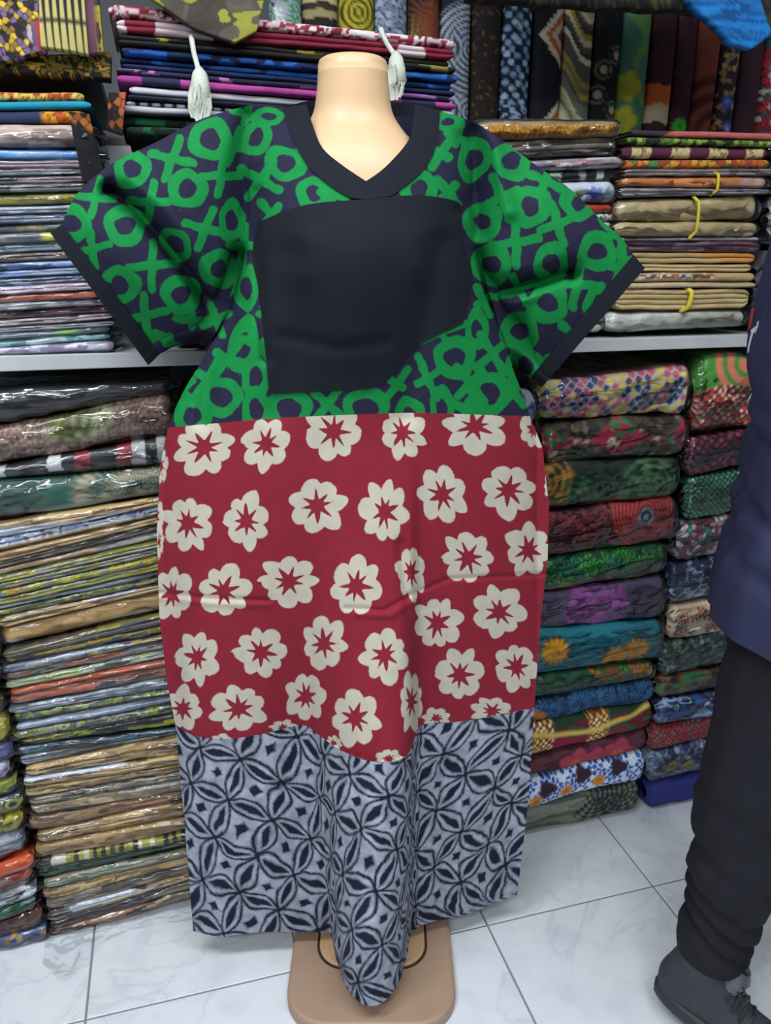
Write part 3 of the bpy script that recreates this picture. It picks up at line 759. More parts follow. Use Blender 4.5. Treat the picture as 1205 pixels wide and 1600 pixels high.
# ------------------------------------------------------------------ right shelf stacks
C = [
 (201, 207, p_over(p_solid('#b5605a'), p_solid('#3a2a3c'), lambda u, v: -u - 0.09 + v * 2), 1, 0, 'coral pink cotton'),
 (213, 219, p_cells('#22261c', ['#7d9a3a', '#5b7a2f', '#93a84a', '#22261c'], 70), 1, 0, 'black cotton with green leaves'),
 (226, 229, p_over(p_solid('#57243a'), p_dots('#b5a57a', ['#d0c28a', '#5b2a3c', '#c7b87d'], 130, 0.36), lambda u, v: np.abs(np.sin(u * 36)) - 0.72), 1, 0, 'maroon cotton with cream dotted bands'),
 (249, 248, p_cells('#5b3a22', ['#c2702a', '#b5582a', '#4d7a4a', '#c98a34', '#9a3f2f'], 60), 1, 0, 'orange and green cotton'),
 (264, 263, P2(['#6d6468', '#8f8488', '#a59090', '#4d464a']), 2, 1, 'grey and rose thin sleeve'),
 (276, 275, p_over(p_solid('#c77f4a'), P2(['#a58a80', '#c29f90']), lambda u, v: u - 0.1), 1, 1, 'apricot orange fold'),
 (292, 295, P2(['#7d7880', '#9a959c', '#5d5560']), 2, 1, 'mauve grey sleeve'),
 (308, 303, p_streak(['#bba982', '#c5b38a', '#b5a27a'], 6, 20, 0.08), 1, 1, 'puffy cream rolled package'),
 (346, 346, p_streak(['#b5a178', '#bda980', '#ad9970'], 5, 20, 0.08), 1, 1, 'cream tan rolled package'),
 (371, 370, P2(['#c5c8c9', '#a5a8ab', '#8a8d8f']), 1, 1, 'white thin sleeve'),
 (377, 377, P2(['#5d3a4d', '#6f4a5d', '#8a6a7a', '#4d2f40'], 4), 2, 1, 'plum satin fabric'),
 (393, 395, p_over(p_streak(['#c2ac7d', '#b59f70', '#a58f62'], 3, 60, 0.08), p_solid('#c98a45'), lambda u, v: u * 0.2 + v - 0.012), 2, 0, 'cream cotton with orange upper fold'),
 (412, 412, p_streak(['#c2ac7d', '#b59f70', '#a58f62'], 3, 80, 0.08), 2, 0, 'cream cotton doubled over'),
 (425, 425, p_over(p_streak(['#b59f70', '#a58f62'], 3, 80, 0.08), p_streak(['#22242c', '#a5402f', '#d0cfc5', '#2f3345', '#55709a'], 45, 120), lambda u, v: 0.005 - np.abs(v - 0.002) + (u < 0.06) * 0.0 - (u > 0.06) * 0.02), 1, 0, 'cream cotton with black and red selvedge'),
 (441, 441, p_streak(['#a5977a', '#8a7d64', '#b5a585'], 3, 90, 0.08), 1, 0, 'drab beige cotton'),
 (451, 450, p_streak(['#c7b385', '#bba678', '#ad986a'], 3, 50, 0.08), 4, 0, 'cream cotton in four thick folds'),
 (486, 482, p_streak(['#b5b5a8', '#c9c9c2', '#9a9a90', '#8a8d88'], 8, 40), 1, 1, 'clear bag with white lining'),
]
stack('from top of the right shelf stack', 'fabrics in the right shelf stack', 985, 1190, 0.888, 1.226, RF, 0.25, C, (519, 509), floor_z=SHELF_TOP + 0.001)

D_ = [
 (186, 187, p_over(p_streak(['#7d7058', '#9a8c70', '#665a48'], 12, 60), p_cells('#5b3f1c', ['#d0952a', '#c7871f', '#e0a83a'], 120), lambda u, v: np.minimum(0.012 - np.abs(v + 0.004), 0.13 - np.abs(u + 0.0))), 1, 1, 'package with orange yellow flower strip'),
 (216, 213, p_streak(['#6f675f', '#8f867d', '#4d4842', '#a59d95'], 9, 90), 3, 1, 'smoky brown crinkled package'),
 (247, 243, p_streak(['#b5b8bd', '#c9ccd0', '#a5707a', '#8f9298'], 10, 70), 1, 1, 'white package with pink flecks'),
 (266, 263, p_bands(['#22252a', '#c5c5b5', '#2f3230', '#8a8a5a', '#d5d5d0'], 75, None, 0.6), 1, 1, 'black and white zigzag package'),
 (284, 281, p_over(p_flowers('#c5ccd5', [(0.1, -0.012), (0.0, -0.01)], 0.024, '#6a7fb5', '#46599a', 7), p_flowers('#c5ccd5', [(0.06, -0.012)], 0.016, '#a5b53a', '#8f9a34', 5), lambda u, v: 0.018 - np.abs(u - 0.06)), 1, 1, 'white package with blue blossom'),
 (318, 317, p_over(p_solid('#c2452c'), p_solid('#c9c5bd'), lambda u, v: -u + 0.04), 1, 1, 'scarlet package with white end'),
 (333, 332, p_over(p_solid('#bb4029'), p_dots('#d0d0cd', ['#22252a'], 110, 0.3), lambda u, v: u - 0.09), 1, 1, 'scarlet package with black spotted end'),
 (347, 346, p_streak(['#5d7a5a', '#c5c9c0', '#3f5a45', '#a5aaa0'], 22, 80), 1, 1, 'green and white package'),
 (357, 356, p_solid('#2a2f4a'), 1, 0, 'ink navy cotton'),
 (373, 373, p_streak(['#6d6a66', '#8a867f'], 6, 60), 3, 0, 'grey cotton behind the sleeve'),
 (425, 424, p_streak(['#5d5a66', '#77737f'], 6, 60), 3, 0, 'mauve grey cotton behind the cuff'),
 (475, 473, p_streak(['#8a8a86', '#a5a5a0'], 6, 60), 3, 1, 'pale package behind the cuff'),
]
stack('from top of the shelf stack behind the sleeve', 'fabrics in the shelf stack behind the sleeve', 880, 980, 0.575, 0.878, RF + 0.004, 0.25, D_, (522, 519), floor_z=SHELF_TOP + 0.001)

E_ = [
 (216, 217, p_cells('#55575a', ['#8a8d90', '#77806f', '#a5a8aa', '#3f4144'], 80), 1, 1, 'grey mottled package'),
 (246, 247, p_solid('#232327'), 2, 1, 'black package'),
 (300, 301, p_streak(GREYW, 8, 50), 3, 1, 'silver grey package'),
 (385, 385, p_streak(['#3a3a40', '#4d4d55'], 8, 50), 4, 0, 'charcoal cotton'),
]
stack('from top of the shelf stack at the right edge', 'fabrics in the shelf stack at the right edge', 1190, 1203, 1.246, 1.54, RF + 0.01, 0.25, E_, (510, 509), floor_z=SHELF_TOP + 0.001)

# ------------------------------------------------------------------ pile of folded batik, tied with white cord
T_ = [
 (6, 60, p_streak(['#7a1f34', '#c9b0b5', '#8a2a3f', '#d9ccd0', '#6d1a2c'], 40, 90), 1, 0, 'maroon batik speckled white'),
 (28, 76, p_bands(['#7a1f34', '#8a2a3f', '#d0bfc5', '#7a1f34', '#cbb5bc'], 22, None, 0.5), 2, 0, 'maroon batik with white blocks'),
 (52, 94, p_streak(['#1c1c1a', '#8a7d2a', '#22221f', '#1c1c1a'], 8, 60), 1, 0, 'black batik with mustard line'),
 (62, 104, p_streak(['#1c1c1c', '#2a2a26', '#7d7434', '#1c1c1c'], 14, 60), 1, 0, 'black batik with olive flecks'),
 (72, 115, p_streak(['#1f55a5', '#2a66b8', '#16264a', '#1f55a5'], 16, 60), 1, 0, 'cobalt blue batik'),
 (86, 129, p_streak(['#2058a8', '#182a52', '#2a6abf', '#1b3f7d'], 18, 60), 1, 0, 'blue batik with navy blotches'),
 (96, 140, p_bands(['#1f5fb5', '#16203f', '#1c2c55', '#16203f'], 24, None, 0.6), 1, 0, 'navy batik with blue dashes'),
 (106, 150, p_streak(['#8a5a94', '#1c2036', '#a568a0', '#2a2a45'], 6, 70), 1, 0, 'lilac edged navy batik'),
 (116, 160, p_bands(['#9a3a85', '#222a45', '#a5428f', '#9a3a85'], 16, None, 0.5), 1, 0, 'magenta batik with navy dashes'),
 (132, 172, p_over(p_solid('#181a26'), p_solid('#c5c5d0'), lambda u, v: 0.006 - np.abs(v)), 1, 0, 'black batik with lilac white stripe'),
 (147, 183, p_streak(['#181a26', '#22253a', '#3a3d50'], 8, 60), 1, 0, 'plain ink black batik'),
 (155, 189, p_over(p_solid('#181a26'), p_solid('#d0d0d8'), lambda u, v: np.minimum(0.004 - np.abs(v), np.sin(u * 320) * 0.01 + 0.002)), 1, 0, 'black batik with white dashes'),
 (164, 196, p_over(p_solid('#181a26'), p_solid('#c5c5ce'), lambda u, v: 0.004 - np.abs(v - 0.001)), 1, 0, 'black batik with grey white stripe'),
 (178, 206, p_bands(['#145c38', '#14261f', '#1a6a42', '#10201a'], 60, None, 1.2), 1, 0, 'green and black batik'),
 (196, 218, p_streak(['#14261f', '#145038', '#101a16'], 20, 60), 1, 0, 'dark bottle green batik'),
]
stack('from top of the cord-tied pile', 'batiks in the cord-tied pile', 190, 700, -0.038, 0.528, RF + 0.002, 0.24, T_, (212, 232), floor_z=1.58, jit=0.012)

M_CORD = mat_plain('white_cotton_cord', '#c9cec2', 0.9, bump=0.5, bscale=300)
def tie(px, py0, py1, py2, label, lean):
    """cord over the front of the pile ending in a tasselled knot"""
    t0 = RF - 0.016
    def w(x, y, t):
        s, z = rack(np.array(float(x)), np.array(float(y)), t); return W(float(s), t, float(z))
    b = w(px + lean, py1, t0)
    root = empty('tassel_tie', tuple(b)); tag(root, label, 'cord', 'white ties of the batik pile')
    loc = lambda p: tuple(np.array(p) - b)
    pts = [loc(w(px - lean * 0.6, py0, t0 + 0.03)), loc(w(px - lean * 0.5, py0 + 6, t0 + 0.004)), loc(w(px, (py0 + py1) / 2, t0)), loc(w(px + lean, py1, t0 - 0.004))]
    tube('cord', pts, 0.0042, M_CORD, root)
    k0 = [loc(w(px + lean, py1 - 6, t0 - 0.006)), loc(w(px + lean + 1, py1 + 4, t0 - 0.01)), loc(w(px + lean + 2, py1 + 20, t0 - 0.013)), loc(w(px + lean + 3, py1 + 40, t0 - 0.014)), loc(w(px + lean + 3, py2 - 22, t0 - 0.012)), loc(w(px + lean + 2, py2 - 8, t0 - 0.008))]
    tube('knot', k0, [0.005, 0.012, 0.015, 0.016, 0.012, 0.004], M_CORD, root, 12)
    rnd = random.Random(px)
    for k in range(26):
        a = rnd.uniform(-17, 17); c = rnd.uniform(-6, 6)
        tube('strand', [loc(w(px + lean + a * 0.6, py1 + 14, t0 - 0.024 + abs(a) * 0.0006)), loc(w(px + lean + a, py1 + 38, t0 - 0.033 + abs(a) * 0.0009)),
                        loc(w(px + lean + a * 0.8 + c, py2 - 14, t0 - 0.026)), loc(w(px + lean + a * 0.5 + c, py2 + rnd.uniform(-6, 8), t0 - 0.016))], 0.0026, M_CORD, root, 5)
tie(303, 52, 112, 182, 'white cord with tasselled knot on the left of the batik pile', 8)
tie(604, 46, 88, 150, 'white cord with tasselled knot beside the mannequin neck', 14)

# ------------------------------------------------------------------ draped cloths on the upper shelf
def drape(name, poly_top, poly_bot, t_top, t_bot, thick, pat, label, seed, nu=90, nv=60, cat='fabric', group=None, amp=0.006, fold=9):
    """a hanging slab of folded cloth: top edge and bottom edge polylines in the rack plane, with real thickness"""
    def res(p, n):
        p = np.array(p, float); d = np.r_[0, np.cumsum(np.hypot(*np.diff(p, axis=0).T))]
        q = np.linspace(0, d[-1], n); return np.interp(q, d, p[:, 0]), np.interp(q, d, p[:, 1])
    xt, yt = res(poly_top, nu); xb, yb = res(poly_bot, nu)
    f = np.linspace(0, 1, nv)[None]
    X = xt[:, None] * (1 - f) + xb[:, None] * f; Yp = yt[:, None] * (1 - f) + yb[:, None] * f
    Tt = t_top + (t_bot - t_top) * np.sin(f * math.pi / 2) + 0 * X
    s, z = rack(X.ravel(), Yp.ravel(), RF)
    s = s.reshape(X.shape); z = z.reshape(X.shape)
    u = s - s.mean(); v = z - z.mean()
    Tt = Tt + amp * np.sin(u * fold * 6.28 + seed) * f + (fbm(u * 30, v * 20, seed) - 0.5) * 0.006
    ext = (Tt.shape[0] * Tt.shape[1])
    o3 = np.array([s.mean(), RF, z.min()])
    frontp = np.stack([s - o3[0], Tt - o3[1], z - o3[2]], -1)
    backp = frontp + np.array([0, thick, 0.0])
    co = np.concatenate([frontp.reshape(-1, 3), backp.reshape(-1, 3)])
    q = grid_quads(nu, nv)
    n = nu * nv
    quads = [q[:, ::-1][:, ::-1], q[:, ::-1] + n]
    rim = []
    idx = lambda i, j: i * nv + j
    for i in range(nu - 1):
        rim.append([idx(i, nv - 1), idx(i + 1, nv - 1), idx(i + 1, nv - 1) + n, idx(i, nv - 1) + n]); rim.append([idx(i + 1, 0), idx(i, 0), idx(i, 0) + n, idx(i + 1, 0) + n])
    for j in range(nv - 1):
        rim.append([idx(0, j), idx(0, j + 1), idx(0, j + 1) + n, idx(0, j) + n]); rim.append([idx(nu - 1, j + 1), idx(nu - 1, j), idx(nu - 1, j) + n, idx(nu - 1, j + 1) + n])
    quads.append(np.array(rim))
    c = pat(np.tile(u.ravel(), 2), np.tile(v.ravel(), 2), seed)
    o = mesh_np(name, co, np.concatenate(quads), M_CLOTH, None, True, (), c)
    o.location = tuple(W(*o3)); o.rotation_euler = (0, 0, YAW)
    tag(o, label, cat, group)
    return o

G = 'cloths draped over the upper shelf'
kente = p_over(p_over(p_cells('#1f1b1a', ['#b5982a', '#c9a83a', '#6d5a80', '#1f1b1a', '#8a6a2a', '#2a2526'], 120, 0.12),
               p_rings('#d0a52f', '#7a5a8a', [(-0.028, 0.012), (-0.005, 0.05)], 70, 0.02), lambda u, v: 0.02 - np.minimum(np.hypot(u + 0.028, v - 0.012), np.hypot(u + 0.005, v - 0.05))),
               p_bands(['#8a8490', '#a53a30', '#5d4a6a', '#a59aa5', '#7a2f34'], 160, None, 0.4), lambda u, v: 0.03 - np.abs(u - 0.055) - np.abs(v + 0.025))
drape('draped_cloth', [(-60, -45), (72, -45)], [(-60, 96), (20, 98), (72, 82)], RF + 0.02, RF - 0.012, 0.03, kente, 'black cloth with yellow squares and a red diamond at top left', 3, group=G)
def stripes(u, v, s):
    x = u * 95; w = 0.16 + 0.22 * np.clip((0.05 - v) / 0.1, 0, 1)
    m = sm(w - np.abs(x - np.round(x)), 0.1) * sm(np.abs(v + 0.016) - 0.003, 0.003)
    return mixm(np.tile(lin('#1f1c18'), (len(u), 1)), np.tile(lin('#b0a566'), (len(u), 1)), m)
drape('draped_cloth', [(60, -45), (128, -45)], [(66, 78), (100, 84), (140, 90)], RF + 0.01, RF - 0.022, 0.022, stripes, 'black cloth with tapering cream stripes at top left', 5, group=G)
drape('draped_cloth', [(124, -45), (150, -45)], [(136, 88), (163, 84)], RF + 0.02, RF - 0.018, 0.025,
      p_over(p_solid('#5b3a48'), p_streak(['#8a7f2a', '#2a2720', '#6d6425'], 40, 30), lambda u, v: u - 0.006), 'plum cloth with an olive edge hanging beside cream stripes', 8, nu=30, group=G)
drape('draped_cloth', [(-60, 88), (172, 80)], [(-60, 108), (40, 112), (172, 122)], RF + 0.01, RF + 0.006, 0.04,
      p_streak(['#1c1a17', '#a5801f', '#22201c', '#6d5a1f', '#15140f'], 60, 90), 'dark fringe cloth with gold flecks under the draped cloths', 12, nv=16, group=G)
drape('draped_cloth', [(195, -40), (300, -45), (420, -30)], [(236, 6), (300, 50), (365, 74), (398, 56)], RF + 0.03, RF - 0.03, 0.018,
      p_over(p_streak(['#4a443c', '#544d44', '#3f3a34'], 20, 20), p_solid('#8a8a34'), lambda u, v: fbm(u * 28, v * 40, 4) - 0.62), 'brown cloth with lime blotches draped over the batik pile', 14, group='cloths above the batik pile', amp=0.003)
drape('draped_cloth', [(1000, -195), (1060, -215), (1120, -175)], [(1062, 8), (1128, 74), (1160, 82), (1188, 60)], RF + 0.005, RF - 0.03, 0.02,
      p_streak(['#1560a8', '#1c6cb5', '#124f8c', '#1a78c2'], 6, 70), 'bright blue folded cloth hanging at the upper right', 21, group='cloths on the upper right shelf', amp=0.002)
drape('draped_cloth', [(735, -235), (1100, -190)], [(735, -4), (900, 8), (1060, 14), (1110, 18)], RF + 0.02, RF + 0.004, 0.03,
      p_streak(['#141414', '#1f1d1a', '#3f3d22', '#101010', '#1a1a1c'], 90, 110), 'black fringed cloth along the upper right shelf', 25, nv=16, group='cloths on the upper right shelf')
drape('draped_cloth', [(1120, -190), (1290, -165)], [(1120, 20), (1200, 60), (1290, 40)], RF + 0.02, RF + 0.008, 0.03,
      p_streak(['#141414', '#1f1d1a', '#3a3a22', '#101010'], 40, 50), 'black cloth behind the bright blue one', 28, nv=16, group='cloths on the upper right shelf')
# loose end of the navy and orange cotton hanging by the left shelf stack
drape('draped_cloth', [(108, 176), (140, 180)], [(130, 285), (168, 292)], RF - 0.012, RF - 0.005, 0.02,
      p_over(p_solid('#15151a'), p_cells('#2a1c10', ['#a5602a', '#8a4a1f', '#15151a'], 90), lambda u, v: v - 0.03 + u * 0.5), 'black and rust cloth end hanging down the left shelf stack', 31, nu=24, nv=50, group='loose ends')
drape('draped_cloth', [(172, 150), (198, 150)], [(168, 206), (192, 214)], RF - 0.03, RF - 0.028, 0.012,
      p_cells('#1c1512', ['#8a4a2a', '#2a1f1c', '#a55a34', '#1c1512'], 90), 'small rust and black cloth tuck at the left end of batik pile', 33, nu=20, nv=30, group='loose ends')

# ------------------------------------------------------------------ upright bolts on the shelf
ROLL_T = 1.735
def bolt(x0, x1, pat, label, seed, ztop=2.02, lean=0.0):
    s0, _ = rack(np.array(float(x0)), np.array(120.0), ROLL_T); s1, _ = rack(np.array(float(x1)), np.array(120.0), ROLL_T)
    w = float(s1 - s0) * 0.985; hgt = ztop - SHELF_TOP - 0.001
    nv, na = 190, 44
    z = np.linspace(0, hgt, nv)
    th = np.linspace(0, 2 * math.pi, na, endpoint=False)
    c, s_ = np.cos(th), np.sin(th)
    ex = np.sign(c) * np.abs(c) ** 0.75 * w / 2; ey = np.sign(s_) * np.abs(s_) ** 0.8 * min(w * 0.36, 0.034)
    Z, EXX = np.meshgrid(z, ex, indexing='ij'); _, EY = np.meshgrid(z, ey, indexing='ij'); _, TH = np.meshgrid(z, th, indexing='ij')
    k = 1 + 0.05 * (fbm(Z * 12, TH * 1.0, seed, 2) - 0.5)
    end = np.minimum(Z, hgt - Z); k = k * np.where(end < 0.006, 0.93 + 0.07 * end / 0.006, 1)
    X = EXX * k + lean * Z; Y = EY * k + (fbm(Z * 8, TH * 0 + 2, seed, 2) - 0.5) * 0.006
    co = np.stack([X, Y, Z], -1).reshape(-1, 3)
    col = pat(X.ravel(), Z.ravel() - 0.46, seed) * 1.25
    ng = [list(range(na))[::-1], [(nv - 1) * na + i for i in range(na)]]
    o = mesh_np('fabric_bolt', co, grid_quads(nv, na, True)[:, ::-1], M_CLOTH, None, True, ng, col)
    o.location = tuple(W(float(s0 + s1) / 2, ROLL_T + 0.035, SHELF_TOP + 0.001)); o.rotation_euler = (0, 0, YAW)
    tag(o, label, 'fabric', 'fabric bolts standing on the shelf')
def diamonds(bg, pal, cy, k=40):
    def f(u, v, s):
        c = np.tile(lin(bg), (len(u), 1))
        for y0 in cy:
            d = np.abs(u - 0.045) + np.abs(v - y0) * 0.9
            i = np.clip((d * k).astype(int), 0, len(pal))
            P = np.array([lin(x) for x in pal] + [lin(bg)])
            c = np.where((d * k < len(pal))[:, None], P[i], c)
        return c
    return f
BOLTS = [
 (428, 478, p_leaves('#8a94a0', ['#2f7a4d', '#22303f', '#2a5a8a', '#c5c9c5'], 45, 6), 'white bolt with green and blue feathers, leftmost of the bolts'),
 (479, 534, p_bands(['#1f1c1a', '#8a7f5a', '#2a2622', '#a5986a', '#1c1a18'], 70, None, 0.8, 'v'), 'black bolt with cream dashes, behind the mannequin neck'),
 (535, 590, p_rings('#2a2714', '#a59a2a', [(0.0, 0.0), (0.0, 0.09), (0.0, 0.17)], 85, 0.06), 'yellow bolt with black concentric circles'),
 (591, 641, p_cells('#2a3345', ['#7d8a9f', '#93a0b5', '#6f7d94'], 75, 0.12), 'grey-blue leaf bolt with dark veins'),
 (642, 692, p_fans('#1f1a1c', ['#b5aa5a', '#c9c5b0', '#5b8a4a', '#7a3f2a'], (-0.03, 0.03, -0.03, 0.02), (-0.02, 0.04, 0.1, 0.16), 12, 34, 0.07), 'black bolt with yellow and white spikes'),
 (693, 741, p_over(p_rings('#1c222f', '#a8b5c7', [(0.03, 0.0), (0.03, 0.12)], 90, 0.09), p_cells('#8a8a14', ['#b5b01f', '#c2bd2a'], 60), lambda u, v: 0.03 - np.abs(u + 0.03) - np.abs(v + 0.055)), 'white and ink chevron bolt with yellow triangle'),
 (742, 789, p_over(p_dots('#231d1c', ['#3a2f2a', '#6d4a2a', '#231d1c'], 90, 0.22, None, 0.8), p_rings('#231d1c', '#6f7a8f', [(0.01, -0.09)], 90, 0.05), lambda u, v: -v - 0.03), 'black-brown bolt with rust specks and grey arcs'),
 (790, 836, p_over(p_streak(['#1a2336', '#8fa5bf', '#22304a', '#1a2336'], 90, 90), p_dots('#1a2336', ['#a5c0da', '#7d9fc5'], 55, 0.34), lambda u, v: v - 0.02), 'navy bolt with pale blue dots'),
 (838, 884, diamonds('#1b1c22', ['#a5522a', '#8a4224', '#c9bda5', '#b5602a', '#d0c5b0'], (-0.03, 0.16), 70), 'black bolt with orange and white chevrons'),
 (885, 932, p_waves(['#3a3a34', '#a5a07a', '#c5c2a0', '#55564d', '#a08a3a', '#6d6f66', '#d0cdb5'], 85, 10, 0.016), 'olive and cream wavy striped bolt'),
 (933, 975, p_over(p_rings('#181a1f', '#a59f86', [(-0.02, 0.05), (0.02, 0.02), (-0.01, 0.1), (0.02, 0.13)], 60, 0.017), p_leaves('#17242c', ['#2f8a9a', '#3fa5b0', '#8a8a4a'], 50, 3), lambda u, v: -v - 0.03), 'black bolt with cream crescents above teal leaves'),
 (976, 1020, p_flowers(p_streak(['#4d7a4a', '#3f6f5d', '#5d8a4d', '#467a6a'], 12, 9, 0.1), [(-0.02, 0.07), (-0.025, 0.0), (0.02, -0.06)], 0.036, '#a5a52f', '#7d9a3a', 5), 'green bolt with yellow shaded leaves'),
 (1022, 1061, p_bands(['#3a1f22', '#c2602a', '#2f1a1f', '#c2702f', '#b5a58a', '#3a1f22', '#c9682a'], 26, None, 0.7, 'v'), 'maroon bolt with orange tie-dye bands'),
 (1063, 1094, p_flowers(p_dots('#3a1f2c', ['#3a1f2c', '#4a2a38'], 60, 0.3), [(-0.002, -0.005)], 0.02, '#3fae2f', '#2f8a24', 11), 'plum bolt with a bright green spot'),
 (1096, 1131, p_over(p_rings('#7a3c2c', '#4a221c', [(0.03, -0.02)], 28, 0.13), p_dots('#1c2233', ['#a5aab5', '#1c2233'], 80, 0.33), lambda u, v: -v - 0.045 + u * 1.5), 'rust brown bolt with navy dotted corner'),
 (1133, 1164, p_flowers(p_cells('#1f1c2c', ['#8a6a4a', '#3a2f3a', '#a5854a', '#2a2535'], 80), [(0.0, -0.05), (0.01, -0.005), (0.0, 0.05)], 0.017, '#3f55b5', '#c2a02f', 3), 'dark bolt with royal blue and yellow spots'),
 (1167, 1200, p_solid('#33202a'), 'plain aubergine bolt beside the crimson mosaic one'),
 (1202, 1240, p_cells('#3a1c20', ['#a52f3a', '#b5a5a0', '#8a2430', '#2f4a5a'], 70), 'crimson mosaic bolt at the right edge'),
]
for k, (x0, x1, pat, lab) in enumerate(BOLTS):
    bolt(x0, x1, pat, lab, 40 + k * 3)

# yellow ties round the cream packages on the right shelf
M_BAND = mat_plain('yellow_tie', '#c7b52c', 0.5)
for (x, y0, y1, lean, lab) in ((1075, 450, 486, -9, 'yellow tie round the four-fold cream cotton'), (1086, 306, 372, -6, 'thin yellow tie round the puffy cream packages'), (1116, 268, 304, -3, 'yellow tie round the apricot orange fold')):
    pts = []
    for k in range(7):
        f = k / 6
        s, z = rack(np.array(x + lean * f * f), np.array(y0 + (y1 - y0) * f), RF)
        pts.append(W(float(s), RF - 0.014 + (0.02 if k in (0, 6) else 0), float(z)))
    b = pts[-1]
    o = tube('tie_band', [tuple(p - b) for p in pts], 0.0032 if x != 1075 else 0.0052, M_BAND)
    o.location = tuple(b); tag(o, lab, 'tie', 'yellow ties')

# crumpled clear bag lying on the tiles by the left floor stack
def floor_bag():
    m = M_WRAP.copy(); m.name = 'thin_clear_plastic'
    for nd in m.node_tree.nodes:
        if nd.type == 'MATH': nd.inputs[1].default_value = 0.3; nd.inputs[2].default_value = 0.01
        if nd.type == 'BSDF_GLOSSY': nd.inputs['Roughness'].default_value = 0.2
        if nd.type == 'BUMP': nd.inputs['Strength'].default_value = 0.25
    nu, nv = 90, 30
    u = np.linspace(0, 1, nu)[:, None]; v = np.linspace(0, 1, nv)[None]
    sx = -0.36 + 0.40 * u + 0 * v
    wid = 0.035 + 0.012 * np.sin(u * 9) + 0.075 * np.exp(-((u - 0.12) / 0.12) ** 2)
    ty = RF - 0.002 - v * wid + 0.012 * (fbm(u * 14 + 0 * v, v * 3 + 0 * u, 2, 2) - 0.5)
    z = 0.003 + (0.016 * fbm(u * 14 + 0 * v, v * 4 + 0 * u, 5, 2) + 0.005 * fbm(u * 40 + 0 * v, v * 12 + 0 * u, 9, 2)) * (1 - 0.75 * v)
    co = np.stack([sx + 0.14, ty - RF, z], -1).reshape(-1, 3)
    o = mesh_np('plastic_bag', co, grid_quads(nu, nv), m, None, True)
    o.location = tuple(W(-0.14, RF, 0)); o.rotation_euler = (0, 0, YAW)
    tag(o, 'crumpled clear plastic bag on the tiles before the left floor stack', 'bag')
floor_bag()

# ================================================================== MANNEQUIN
M_SKIN = mat_plain('beige_mannequin_plastic', '#d8b48c', 0.42, var=0.03)
M_BASE = mat_plain('beige_base_plastic', '#a88c76', 0.5, var=0.06)
M_GROOVE = mat_plain('dark_groove', '#3a2018', 0.7)
MX, MY = -0.050, 1.318
man = empty('mannequin', (MX, MY, 0), R(9.0)); tag(man, 'headless beige mannequin on a rounded plastic base wearing the long dress', 'mannequin')
def loft(name, rings, mat, parent, n=40, cap=True, power=2.0):
    """rings: (z, cx, cy, rx, ry[, power])"""
    co = []
    for rg in rings:
        z, cx, cy, rx, ry = rg[:5]; p = rg[5] if len(rg) > 5 else power
        for k in range(n):
            th = 2 * math.pi * k / n; c, s_ = math.cos(th), math.sin(th)
            co.append((cx + rx * math.copysign(abs(c) ** (2 / p), c), cy + ry * math.copysign(abs(s_) ** (2 / p), s_), z))
    q = grid_quads(len(rings), n, True)[:, ::-1]
    ng = [list(range(n))[::-1], [(len(rings) - 1) * n + k for k in range(n)]] if cap else []
    return mesh_np(name, co, q, mat, parent, True, ng)

def smooth_rings(keys, n):
    keys = np.array(keys, float); f = np.linspace(0, len(keys) - 1, n)
    out = []
    for x in f:                                # Catmull-Rom
        i = int(min(math.floor(x), len(keys) - 2)); t = x - i
        p0, p1, p2, p3 = keys[max(i - 1, 0)], keys[i], keys[i + 1], keys[min(i + 2, len(keys) - 1)]
        out.append(0.5 * ((2 * p1) + (-p0 + p2) * t + (2 * p0 - 5 * p1 + 4 * p2 - p3) * t * t + (-p0 + 3 * p1 - 3 * p2 + p3) * t ** 3))
    return [tuple(o) for o in out]

NZ = 1.690
body = [
 (0.033, 0.0, -0.02, 0.060, 0.045), (0.20, 0.0, 0.0, 0.055, 0.045), (0.50, 0.0, 0.0, 0.062, 0.048), (0.75, 0.0, 0.0, 0.115, 0.062),
 (0.90, 0.0, 0.0, 0.140, 0.072), (1.05, 0.0, 0.0, 0.120, 0.070), (1.20, 0.0, -0.008, 0.128, 0.080), (1.32, 0.0, -0.022, 0.145, 0.092),
 (1.42, 0.0, -0.026, 0.155, 0.092), (1.50, 0.0, -0.022, 0.148, 0.082), (1.545, 0.0, -0.018, 0.122, 0.073), (1.575, 0.0, -0.010, 0.094, 0.066),
 (1.596, 0.0, -0.004, 0.075, 0.058), (1.618, 0.0, -0.002, 0.0610, 0.053), (1.65, 0.0, -0.003, 0.0550, 0.0525), (1.672, 0.0, -0.004, 0.0530, 0.052)]
cap_r = [(1.672, 0, -0.004, 0.0525, 0.052), (1.681, 0, -0.004, 0.0528, 0.0525), (1.687, 0, -0.004, 0.0505, 0.050), (1.690, 0, -0.004, 0.046, 0.0455), (1.691, 0, -0.004, 0.030, 0.030), (1.692, 0, -0.004, 0.004, 0.004)]
loft('torso', smooth_rings(body, 70) + cap_r, M_SKIN, man, 56)
